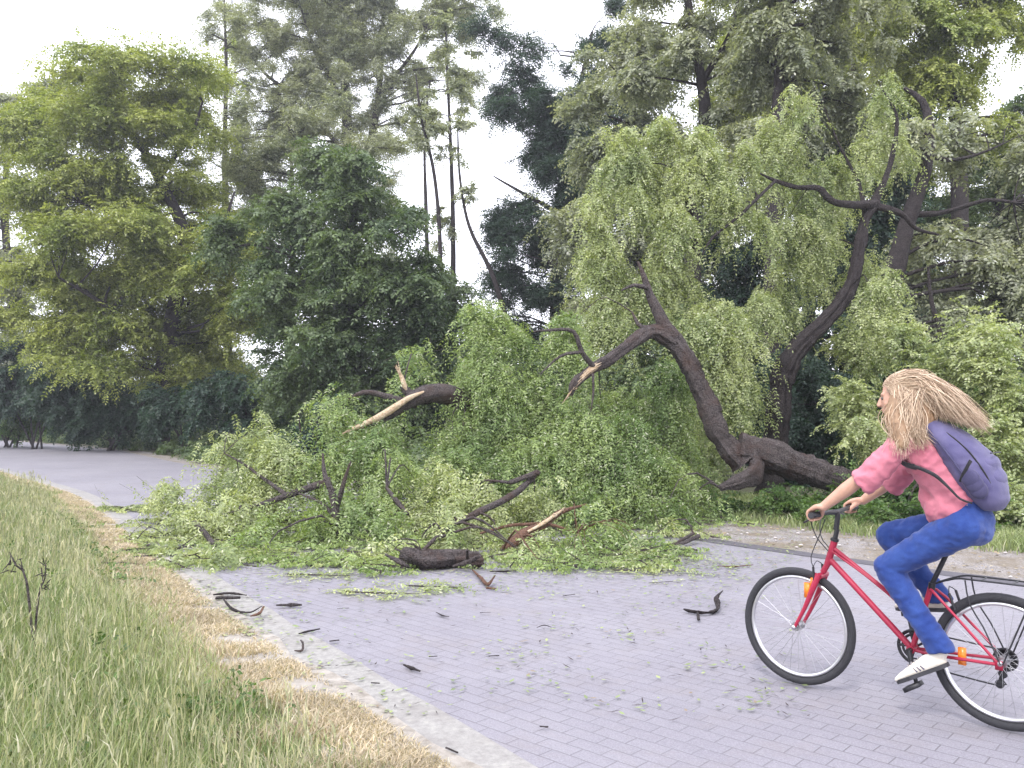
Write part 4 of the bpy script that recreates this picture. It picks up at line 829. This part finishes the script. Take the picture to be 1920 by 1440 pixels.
part('chainring', 'dark_metal', lambda g: [ring(g, (BB[0], -.045, BB[2]), .085, .009, .002, 40, 6), ring(g, (BB[0], -.050, BB[2]), .065, .007, .002, 40, 6)] + [T_(g, [(BB[0], -.045, BB[2]), (BB[0] + .085 * math.cos(a), -.045, BB[2] + .085 * math.sin(a))], .007, 6) for a in np.arange(5) * 1.2566], cr)
for s in (-1, 1):
    part('pedal', 'black_plastic', lambda g: [box(g, (BB[0] - .042 * s, .125 * s, BB[2] - .158 * s), (.085, .075, .022), rot=Matrix.Rotation(math.radians(32 if s > 0 else 8), 3, 'Y')), T_(g, [(BB[0] - .042 * s, .07 * s, BB[2] - .158 * s), (BB[0] - .042 * s, .165 * s, BB[2] - .158 * s)], .007, 8)], cr)
part('cassette', 'dark_metal', lambda g: [ring(g, (0, -.040 - .003 * q, WR), .052 - .004 * q, .006, .0012, 30, 6) for q in range(6)] + [ellip(g, (0, -.042, WR), (.03, .008, .03))], wr).location = (0, 0, -WR)
part('chain', 'dark_metal', lambda g: [T_(g, [(BB[0], -.047, BB[2] + .088), (0, -.047, WR + .043)], .0042, 6, 1), T_(g, [(BB[0], -.047, BB[2] - .088), (-.0 + .03, -.047, WR - .135), (.02, -.047, WR - .10), (.03, -.047, WR - .05), (0, -.047, WR - .043)], .0042, 6, .05)], bike)
part('derailleur', 'black_plastic', lambda g: [T_(g, [(0, -.06, WR), (.012, -.062, WR - .06), (.03, -.055, WR - .125)], [.012, .014, .010], 8), ellip(g, (.03, -.05, WR - .128), (.022, .005, .022)), ellip(g, (.015, -.05, WR - .075), (.022, .005, .022))], bike)
def rack(g):
    for s in (-1, 1):
        T_(g, [(.30, .03 * s, .675), (.20, .05 * s, .715), (.10, .06 * s, .722), (-.28, .06 * s, .722)], .0045, 8, .04)
        T_(g, [(-.005, .075 * s, WR), (.07, .065 * s, .50), (.13, .06 * s, .60), (.15, .055 * s, .715)], .004, 8, .05)
        T_(g, [(-.015, .075 * s, WR), (-.16, .06 * s, .718)], .004, 8, .1)
    for x in (.08, -.06, -.20, -.28): T_(g, [(x, -.06, .722), (x, .06, .722)], .004, 6, .1)
part('rear_rack', 'dark_metal', rack, bike)
part('rear_brake', 'dark_metal', lambda g: [T_(g, [(.20, .055 * s, .56), (.225, .055 * s, .64)], .007, 8) for s in (-1, 1)] + [T_(g, [(.225, -.055, .64), (.24, 0, .665), (.225, .055, .64)], .0025, 6)], bike)

# ------------------------------------------------------------------ rider
def vox(name, fn, mt, parent, size, smooth_it=6, dispfn=None):
    g = Geo(); fn(g); t = g.build(name + '_tmp', mt if isinstance(mt, (str,)) else mt[0])
    r = t.modifiers.new('r', 'REMESH'); r.mode = 'VOXEL'; r.voxel_size = size; r.use_smooth_shade = True
    s = t.modifiers.new('s', 'SMOOTH'); s.iterations = smooth_it; s.factor = .5
    dg = bpy.context.evaluated_depsgraph_get(); me = bpy.data.meshes.new_from_object(t.evaluated_get(dg), depsgraph=dg)
    bpy.data.objects.remove(t, do_unlink=True)
    V = np.empty(len(me.vertices) * 3, np.float32); me.vertices.foreach_get('co', V); V = V.reshape(-1, 3)
    if dispfn is not None:
        Nn = np.empty(len(V) * 3, np.float32); me.vertices.foreach_get('normal', Nn); V = V + Nn.reshape(-1, 3) * dispfn(V)[:, None]; me.vertices.foreach_set('co', V.astype(np.float32).ravel())
    me.name = name; o = bpy.data.objects.new(name, me); COL.objects.link(o)
    for p in me.polygons: p.use_smooth = True
    me.materials.clear(); me.materials.append(M[mt])
    if parent is not None: o.parent = parent
    return o
def limb(g, pts, rad, sides=16, step=.02, caps=True):
    P, r = tube(g, pts, rad, sides, step)
    ellip(g, P[0], [r[0]] * 3, 12, 8); ellip(g, P[-1], [r[-1]] * 3, 12, 8)
def loft(g, secs, n=24):
    """secs: (x,z, half depth along the front-back normal, half width)"""
    S = np.array(secs, float); P, _ = curve(np.stack([S[:, 0], 0 * S[:, 0], S[:, 1]], -1), [1] * len(S), .02)
    d = np.linspace(0, len(S) - 1, len(P)); hd = np.interp(d, range(len(S)), S[:, 2]); hw = np.interp(d, range(len(S)), S[:, 3])
    T = unit(np.gradient(P, axis=0)); F_ = np.stack([T[:, 2], 0 * T[:, 0], -T[:, 0]], -1); a = np.arange(n) / n * 2 * np.pi
    ca = np.sign(np.cos(a)) * np.abs(np.cos(a)) ** .85; sa = np.sign(np.sin(a)) * np.abs(np.sin(a)) ** .85
    V = P[:, None] + hd[:, None, None] * ca[None, :, None] * F_[:, None] + hw[:, None, None] * sa[None, :, None] * np.array([0, 1, 0.])
    m = len(P); i = np.arange(m - 1)[:, None] * n; j = np.arange(n)[None]; k = (j + 1) % n
    g.add(V.reshape(-1, 3), np.stack([i + j, i + k, i + n + k, i + n + j], -1).reshape(-1, 4)); g.add(V[0], np.arange(n)[None, ::-1]); g.add(V[-1], np.arange(n)[None])
    ellip(g, P[0], (hd[0] * .98, hw[0] * .98, hd[0] * .8)); ellip(g, P[-1], (hd[-1] * .98, hw[-1] * .98, hd[-1] * .8))
def skinmat(name, c):
    m, nt, b = nmat(name); n = noise(nt, 30, 3); nt.links.new(ramp(nt, n, [(.3, tuple(x * .9 for x in c)), (.7, c)]), b.inputs['Base Color'])
    b.inputs['Roughness'].default_value = .5; b.inputs['Subsurface Weight'].default_value = .12; b.inputs['Subsurface Radius'].default_value = (.01, .004, .002); b.inputs['Subsurface Scale'].default_value = .5; M[name] = m
skinmat('skin', (.50, .29, .21))
def cloth(name, c1, c2, sc, b_=.3, rough=.9):
    m, nt, b = nmat(name); n = noise(nt, sc, 4); w = noise(nt, 350, 2); nt.links.new(mixc(nt, .35, ramp(nt, n, [(.35, c1), (.65, c2)]), ramp(nt, w, [(.3, c1), (.7, c2)])), b.inputs['Base Color'])
    b.inputs['Roughness'].default_value = rough; b.inputs['Sheen Weight'].default_value = .15; b.inputs['Specular IOR Level'].default_value = .2; bump(nt, b, w, b_, .003); M[name] = m
cloth('pink_cotton', (.42, .125, .175), (.52, .19, .24), 6)
cloth('blue_denim', (.012, .03, .15), (.035, .075, .26), 9)
cloth('pack_nylon', (.06, .055, .14), (.115, .105, .20), 7, rough=.7)
cloth('pack_trim', (.035, .033, .08), (.07, .065, .13), 12)
cloth('shoe_canvas', (.58, .53, .45), (.70, .66, .58), 12)
cloth('webbing', (.012, .012, .016), (.03, .03, .035), 20)
m, nt, b = nmat('blond_hair'); gN = N(nt, 'ShaderNodeNewGeometry')
nt.links.new(ramp(nt, gN.outputs['Random Per Island'], [(0, (.20, .125, .08)), (.45, (.42, .30, .20)), (1, (.74, .60, .45))]), b.inputs['Base Color']); b.inputs['Roughness'].default_value = .42; M['hair'] = m
m, nt, b = nmat('hair_under'); nt.links.new(ramp(nt, noise(nt, 60, 3, sc=(1, 1, .2)), [(.3, (.16, .095, .05)), (.7, (.30, .19, .11))]), b.inputs['Base Color']); b.inputs['Roughness'].default_value = .6; M['hair_under'] = m
HS = 1.0
shL, shR = np.array([.405, .165, 1.395]), np.array([.405, -.165, 1.395])
elL, elR = np.array([.60, .245, 1.20]), np.array([.62, -.255, 1.165])
wrL, wrR = np.array([.782, .262, 1.050]), np.array([.775, -.272, 1.045])
hipL, hipR = np.array([.155, .09, .985]), np.array([.155, -.09, .99])
knL, knR = np.array([.505, .115, .745]), np.array([.575, -.105, .885])
anL, anR = np.array([.262, .118, .375]), np.array([.335, -.12, .575])
HC = np.array([.462, 0, 1.638])
rotH = np.array(Matrix.Rotation(math.radians(12), 3, 'Y')) @ np.array(Matrix.Rotation(math.radians(14), 3, 'Z'))
def hp(v): return HC + rotH @ np.array(v, float)
GRIP = {1: np.array(hbx(.255)), -1: np.array(hbx(-.255))}
def hand(g, s):
    wr_ = wrL if s > 0 else wrR; c = GRIP[s]
    for q, (dy, ln) in enumerate([(-.036, .95), (-.012, 1.05), (.012, 1.0), (.034, .85)]):
        y = c[1] + dy * s; kn = np.array([c[0] + .004, y, c[2] + .034])
        tube(g, [wr_ + (0, dy * .35 * s, -.002), (wr_ + kn) / 2 + (0, dy * .3 * s, .008), kn], [.017, .015, .0115], 10, .01)      # palm rays
        ellip(g, kn, (.0115,) * 3, 10, 7)
        f = [kn, c * (1, 0, 1) + (.026 * ln + .004, y, .016), c * (1, 0, 1) + (.029 * ln, y, -.010), c * (1, 0, 1) + (.010, y, -.027), c * (1, 0, 1) + (-.010, y, -.025)]
        tube(g, f, [.0100, .0094, .0086, .0078, .0066], 9, .006); ellip(g, f[-1], (.0066,) * 3, 8, 6)
    th = [wr_ + (.012, -.014 * s, -.006), c + (-.018, -.05 * s, .006), c + (-.004, -.062 * s, -.018), c + (.018, -.056 * s, -.024)]
    tube(g, th, [.015, .0125, .0098, .0075], 9, .006); ellip(g, th[-1], (.0075,) * 3, 8, 6)
def body(g):
    loft(g, [(.13, .985, .085, .15), (.145, 1.04, .09, .155), (.19, 1.15, .08, .125), (.25, 1.24, .095, .135), (.33, 1.325, .10, .15), (.385, 1.395, .075, .14), (.405, 1.43, .05, .075)])
    limb(g, [(.39, 0, 1.42), (.415, 0, 1.48), hp((-.015, 0, -.07))], [.058, .05, .05])
    for s, a, b_, c in ((1, shL, elL, wrL), (-1, shR, elR, wrR)):
        limb(g, [a + (-.02, -.04 * s, .0), a], [.06, .055]); limb(g, [a, (a + b_) / 2, b_], [.052, .045, .037]); limb(g, [b_, b_ * .65 + c * .35, c], [.037, .038, .024]); hand(g, s)
    for h, k, an in ((hipL, knL, anL), (hipR, knR, anR)):
        limb(g, [h, (h + k) / 2, k], [.085, .07, .052]); limb(g, [k, k * .65 + an * .35, an], [.05, .048, .032])
    # head: skull, face, jaw, nose, ears, lips, brow
    for c, r in (((-.012, 0, .025), (.098, .078, .095)), ((.035, 0, -.02), (.066, .064, .088)), ((.05, 0, -.07), (.045, .047, .04)), ((.078, 0, -.092), (.022, .026, .018))):
        ellip(g, hp(c), r, 24, 16, rot=rotH)
    tube(g, [hp((.092, 0, .018)), hp((.108, 0, -.008)), hp((.116, 0, -.022))], [.009, .011, .013], 10, .006); ellip(g, hp((.112, 0, -.024)), (.014, .016, .011), rot=rotH)
    for s in (-1, 1):
        ellip(g, hp((-.012, .077 * s, -.012)), (.02, .009, .031), rot=rotH); tube(g, [hp((.088, .012 * s, .028)), hp((.08, .045 * s, .03))], [.010, .008], 8, .01); ellip(g, hp((.06, .04 * s, -.025)), (.028, .02, .024), rot=rotH)
    ellip(g, hp((.098, 0, -.052)), (.011, .022, .007), rot=rotH); ellip(g, hp((.095, 0, -.063)), (.011, .019, .007), rot=rotH)
person = vox('person', body, 'skin', None, .0052, 4)
person.location = RP; person.rotation_euler = (0, 0, HEAD)
tag(person, 'woman with long blond windblown hair in pink top and blue jeans, riding the red bicycle', 'person')
M['eye'] = simple('eye', (.10, .09, .08), .2)
for s in (-1, 1): part('eye', 'eye', lambda g: ellip(g, hp((.086, .030 * s, .008)), (.010, .011, .009), rot=rotH), person)

def folds(V, amp, f):
    x, y, z = V.T; return amp * (np.sin(f * (x * .8 + z) + 2.2 * np.sin(f * .5 * (y - x))) * .6 + np.sin(f * 1.9 * (z - .7 * x + .5 * y) + 1.3) * .4)
from mathutils import noise as mnoise
def creases(V, amp, f):
    """cloth creases: sharp-crested noise drawn out across the limb"""
    out = np.empty(len(V))
    for i_, v in enumerate(V):
        p = Vector((v[0] * 1.6 * f + v[2] * f * .6, v[1] * f * .8, v[2] * 2.0 * f - v[0] * f * .6))
        out[i_] = (.45 - abs(mnoise.noise(p))) + .5 * (.4 - abs(mnoise.noise(p * 2.1 + Vector((7, 3, 1))))) - .25
    return out * amp
def shirt(g):
    loft(g, [(.175, 1.06, .110, .165), (.19, 1.12, .118, .158), (.225, 1.19, .118, .155), (.28, 1.27, .118, .16), (.335, 1.335, .120, .168), (.385, 1.400, .092, .155), (.405, 1.435, .062, .085)])
    limb(g, [(.28, 0, 1.22), (.275, .02, 1.12), (.265, .03, 1.03)], [.09, .095, .075]); limb(g, [(.25, .08, 1.06), (.20, .10, 1.07)], [.075, .07]); limb(g, [(.25, -.08, 1.06), (.20, -.10, 1.07)], [.075, .07])
    for s, a, b_, c in ((1, shL, elL, wrL), (-1, shR, elR, wrR)):
        e = a * .12 + b_ * .88; limb(g, [a + (-.02, -.04 * s, .0), a], [.070, .066])
        tube(g, [a, a * .5 + b_ * .5 + (-.008, 0, -.016), e + (-.010, 0, -.020), b_ + (-.006, 0, -.022)], [.066, .070, .070, .068], 20, .02)
sh = vox('shirt', shirt, 'pink_cotton', person, .008, 8, lambda V: creases(V, .018, 8))
def jeans(g):
    loft(g, [(.12, .955, .090, .155), (.135, 1.01, .104, .168), (.155, 1.065, .102, .160), (.175, 1.105, .092, .142)])
    for h, k, an in ((hipL, knL, anL), (hipR, knR, anR)):
        s = np.sign(h[1])
        limb(g, [h + (-.015, .01 * s, -.0), h * .62 + k * .38, k * .8 + h * .2, k], [.098, .088, .073, .067]); a2 = an + (k - an) * .0
        limb(g, [k, k * .75 + an * .25, k * .35 + an * .65], [.069, .066, .060]); tube(g, [k * .35 + an * .65, a2 + (0, 0, .015), a2 + (an - k) * .06], [.060, .062, .066], 18, .02)
jn = vox('jeans', jeans, 'blue_denim', person, .008, 8, lambda V: creases(V, .013, 8))
def shoe(an, toe, heel, s):
    d = unit(toe - heel); lat = np.array([0, 1, 0.]); up = np.cross(d, lat); up *= np.sign(up[2]); L = np.linalg.norm(toe - heel)
    P = lambda t, u, v=0: heel + d * L * t + up * u + lat * v
    def up_(g):
        for t, u, w, h in ((.06, .038, .032, .036), (.2, .042, .036, .042), (.38, .040, .037, .040), (.55, .034, .040, .034), (.72, .028, .045, .026), (.87, .022, .042, .020), (.95, .018, .034, .016)):
            pass
        S_ = np.array([(.04, .036, .026, .030), (.12, .040, .034, .038), (.3, .042, .037, .042), (.5, .036, .039, .036), (.7, .029, .045, .027), (.87, .023, .042, .020), (.96, .018, .030, .014)])
        for t in np.linspace(.05, .96, 26):
            u, w, h = (np.interp(t, S_[:, 0], S_[:, q_]) for q_ in (1, 2, 3)); ellip(g, P(t, u), (L * .07, w, h), 18, 12, rot=np.stack([d, lat, up], 1))
        limb(g, [P(.16, .05), an + (an - an)], [.036, .036])
    o = vox('shoe', up_, 'shoe_canvas', person, .005, 4)
    def sole(g):
        t = np.linspace(0, 1, 14); w = np.interp(t, [0, .1, .4, .7, .9, 1], [.02, .033, .031, .047, .040, .018]); V = []
        for h_ in (0, .020):
            V += [P(a, h_ - .004, b_ * 1.0) for a, b_ in zip(t, w)] + [P(a, h_ - .004, -b_) for a, b_ in zip(t[::-1], w[::-1])]
        n = 28; i = np.arange(n); g.add(V, np.stack([i, (i + 1) % n, (i + 1) % n + n, i + n], -1)); g.F.append((np.arange(n)[None, ::-1], 0)); g.F.append((np.arange(n)[None] + n, 0))
    part('sole', 'rubber', sole, o, False)
    part('laces', 'rim', lambda g: [T_(g, [P(t_, u_, -.022), P(t_ + .015, u_ + .012, 0), P(t_, u_, .022)], .0032, 6) for t_, u_ in ((.42, .072), (.50, .066), (.58, .060), (.66, .054))], o)
    part('side_stripe', 'pack_trim', lambda g: [T_(g, [P(a_, .022, .0385 * s), P(a_ + .04, .045, .036 * s)], .003, 6) for a_ in (.38, .45, .52)], o)
shoe(anL + (-.01, 0, -.02), np.array([.455, .125, .160]), np.array([.215, .12, .295]), 1)
shoe(anR + (0, 0, -.02), np.array([.545, -.125, .482]), np.array([.285, -.122, .515]), -1)

# hair: a soft under-mass plus many locks, blown back over the pack and falling in front of the shoulder
def hair_mass(g):
    ellip(g, hp((-.022, 0, .036)), (.102, .084, .094), 24, 16, rot=rotH)
    ellip(g, hp((-.04, .0, -.03)), (.07, .080, .08), 20, 14, rot=rotH)
    limb(g, [hp((-.06, 0, .01)), (.30, 0, 1.59), (.20, .01, 1.55), (.12, .01, 1.515)], [.08, .058, .030, .008])
    limb(g, [hp((.0, .06, 0)), (.45, .11, 1.53), (.41, .17, 1.455), (.385, .222, 1.39)], [.045, .06, .055, .03])
    limb(g, [hp((.0, -.06, 0)), (.46, -.10, 1.52), (.43, -.12, 1.45)], [.045, .05, .035])
    limb(g, [(.37, 0, 1.58), (.35, .05, 1.50), (.35, .09, 1.43)], [.085, .08, .05])
hr = vox('hair', hair_mass, 'hair_under', person, .007, 5, lambda V: creases(V, .008, 14))
g = Geo()
for q in range(5200):
    a = R.uniform(-math.pi, math.pi); e = R.uniform(-.75, 1.45)
    v = np.array([math.cos(e) * math.cos(a) * .108, math.cos(e) * math.sin(a) * .088, math.sin(e) * .098]) + (-.022, 0, .036)
    if (v[0] > .062 and v[2] < .075 and abs(v[1]) < .062) or (e < 0 and v[0] > .035): continue
    p0 = hp(v); s = 1 if v[1] > 0 else -1; back = (v[0] < .0 and R.random() < .55) or R.random() < .3
    if back:
        f = 1.12 * R.uniform(.12, 1) ** .6; en = np.array([.46 - .37 * f, R.normal(0, .038) + v[1] * .4, 1.592 - .095 * f + R.normal(0, .017) + (R.uniform(0, .05) if R.random() < .08 else 0)]); m1 = hp(v * (.7, 1.05, .75) + (-.085, 0, .008)); m2 = (m1 + en) / 2 + (0, 0, .022)
    else:
        f = R.uniform(.5, 1.15); en = np.array([.43 - .05 * f + R.normal(0, .03), s * (.13 + .12 * f) + R.normal(0, .012), 1.53 - .165 * f + R.normal(0, .02)])
        m1 = hp((min(v[0] * .8 - .01, .022 + R.normal(0, .008)), s * .092, .0 + R.normal(0, .012))); m2 = np.array([.425 + R.normal(0, .028), s * (.15 + R.normal(0, .01)), 1.515])
    if not back and R.random() < .55:
        m1 = hp((-.05 + R.normal(0, .025), s * .10, -.02)); m2 = np.array([.372 + R.normal(0, .026), s * (.125 + R.normal(0, .01)), 1.515]); en = np.array([.335 + R.normal(0, .036), s * (.15 + R.uniform(0, .06)), 1.47 - .11 * R.uniform(.2, 1)])
    mid = [p0, m1 + R.normal(0, .007, 3), m2 + R.normal(0, .014, 3), en + (R.normal(0, .02, 3) if R.random() < .25 else 0)]
    tube(g, mid, [.0012, .0019, .0017, .0004], 4, .03, flat=.8)
g.build('hair_locks', 'hair', hr)

# backpack on her back
SP = unit(np.array([.56, 0, .83])); BK = np.array([-SP[2], 0, SP[0]]); BC = np.array([.166, 0, 1.312]); LAT = np.array([0, 1., 0])
pack = root('backpack', RP, 'bluish grey backpack with black straps worn on the back of the cyclist', 'backpack', rz=HEAD)
def pk(u, w, v=0.0): return BC + SP * u + BK * w + LAT * v
def bag(g):
    S_ = np.array([(-.225, .008, .075, .135), (-.16, .012, .105, .165), (-.08, .018, .112, .178), (0, .020, .105, .180), (.08, .014, .088, .172), (.15, .0, .066, .150), (.20, -.016, .044, .115)])
    for u in np.linspace(-.225, .20, 24):
        w, th, wd = (np.interp(u, S_[:, 0], S_[:, q_]) for q_ in (1, 2, 3))
        ellip(g, pk(u, w), (th, wd, .07), 20, 12, rot=np.stack([BK, LAT, SP], 1))
vox('bag_body', bag, 'pack_nylon', pack, .008, 8, lambda V: creases(V, .009, 6))
def pocket(g):
    for u, w, th, wd in ((-.15, .075, .052, .105), (-.08, .085, .056, .115), (-.01, .075, .050, .11)): ellip(g, pk(u, w), (th, wd, .055), 18, 10, rot=np.stack([BK, LAT, SP], 1))
vox('front_pocket', pocket, 'pack_nylon', pack, .009, 5, lambda V: creases(V, .004, 10))
part('zip', 'webbing', lambda g: T_(g, [pk(-.05, .150, v) for v in (-.09, -.045, 0, .045, .09)], .0035, 6), pack)
SB = np.array([(-.225, .008, .075, .135), (-.16, .012, .105, .165), (-.08, .018, .112, .178), (0, .020, .105, .180), (.08, .014, .088, .172), (.15, .0, .066, .150), (.20, -.016, .044, .115)])
def on_bag(u, ph, k_=1.0): w_, t_, d_ = (np.interp(u, SB[:, 0], SB[:, q_]) for q_ in (1, 2, 3)); return pk(u, w_ + t_ * math.cos(ph) * k_, d_ * math.sin(ph) * k_)
for s in (-1, 1):
    part('zip', 'webbing', lambda g: tube(g, [on_bag(u, s * math.radians(52)) for u in np.linspace(-.19, .19, 9)], [.0045] * 9, 6, .02), pack)
    part('seam', 'pack_trim', lambda g: tube(g, [on_bag(u, s * math.radians(98)) for u in np.linspace(-.20, .19, 9)], [.005] * 9, 6, .02), pack)
    part('side_strap', 'webbing', lambda g: tube(g, [on_bag(-.10 + .02 * q_, s * math.radians(a_), 1.02) for q_, a_ in enumerate((112, 95, 78, 62))], [.010] * 4, 8, .02, flat=.4), pack)
    part('side_pocket', 'pack_trim', lambda g: [ellip(g, on_bag(u, s * math.radians(88), .94), (.045, .022, .05), 14, 9, rot=np.stack([BK, LAT, SP], 1)) for u in (-.17, -.14, -.11)], pack)
part('grab_loop', 'webbing', lambda g: T_(g, [pk(.21, .01, -.03), pk(.245, .01, -.015), pk(.245, .01, .015), pk(.21, .01, .03)], .006, 8), pack)
for s in (-1, 1):
    def strap(g):
        P = [pk(.18, -.01, .08 * s), (.345, .095 * s, 1.475), (.42, .105 * s, 1.455), (.455, .115 * s, 1.385), (.425, .150 * s, 1.31), (.375, .178 * s, 1.285), (.335, .186 * s, 1.278)]
        tube(g, P, [.024] * 7, 10, .02, flat=.28)
    part('shoulder_strap', 'webbing', strap, pack)
    part('lower_strap', 'webbing', lambda g: tube(g, [(.365, .182 * s, 1.288), (.30, .190 * s, 1.268), (.235, .196 * s, 1.238), (.175, .192 * s, 1.18), (.13, .180 * s, 1.13), (.09, .14 * s, 1.11)], [.018, .019, .018, .012, .010, .008], 12, .02, flat=.45), pack)
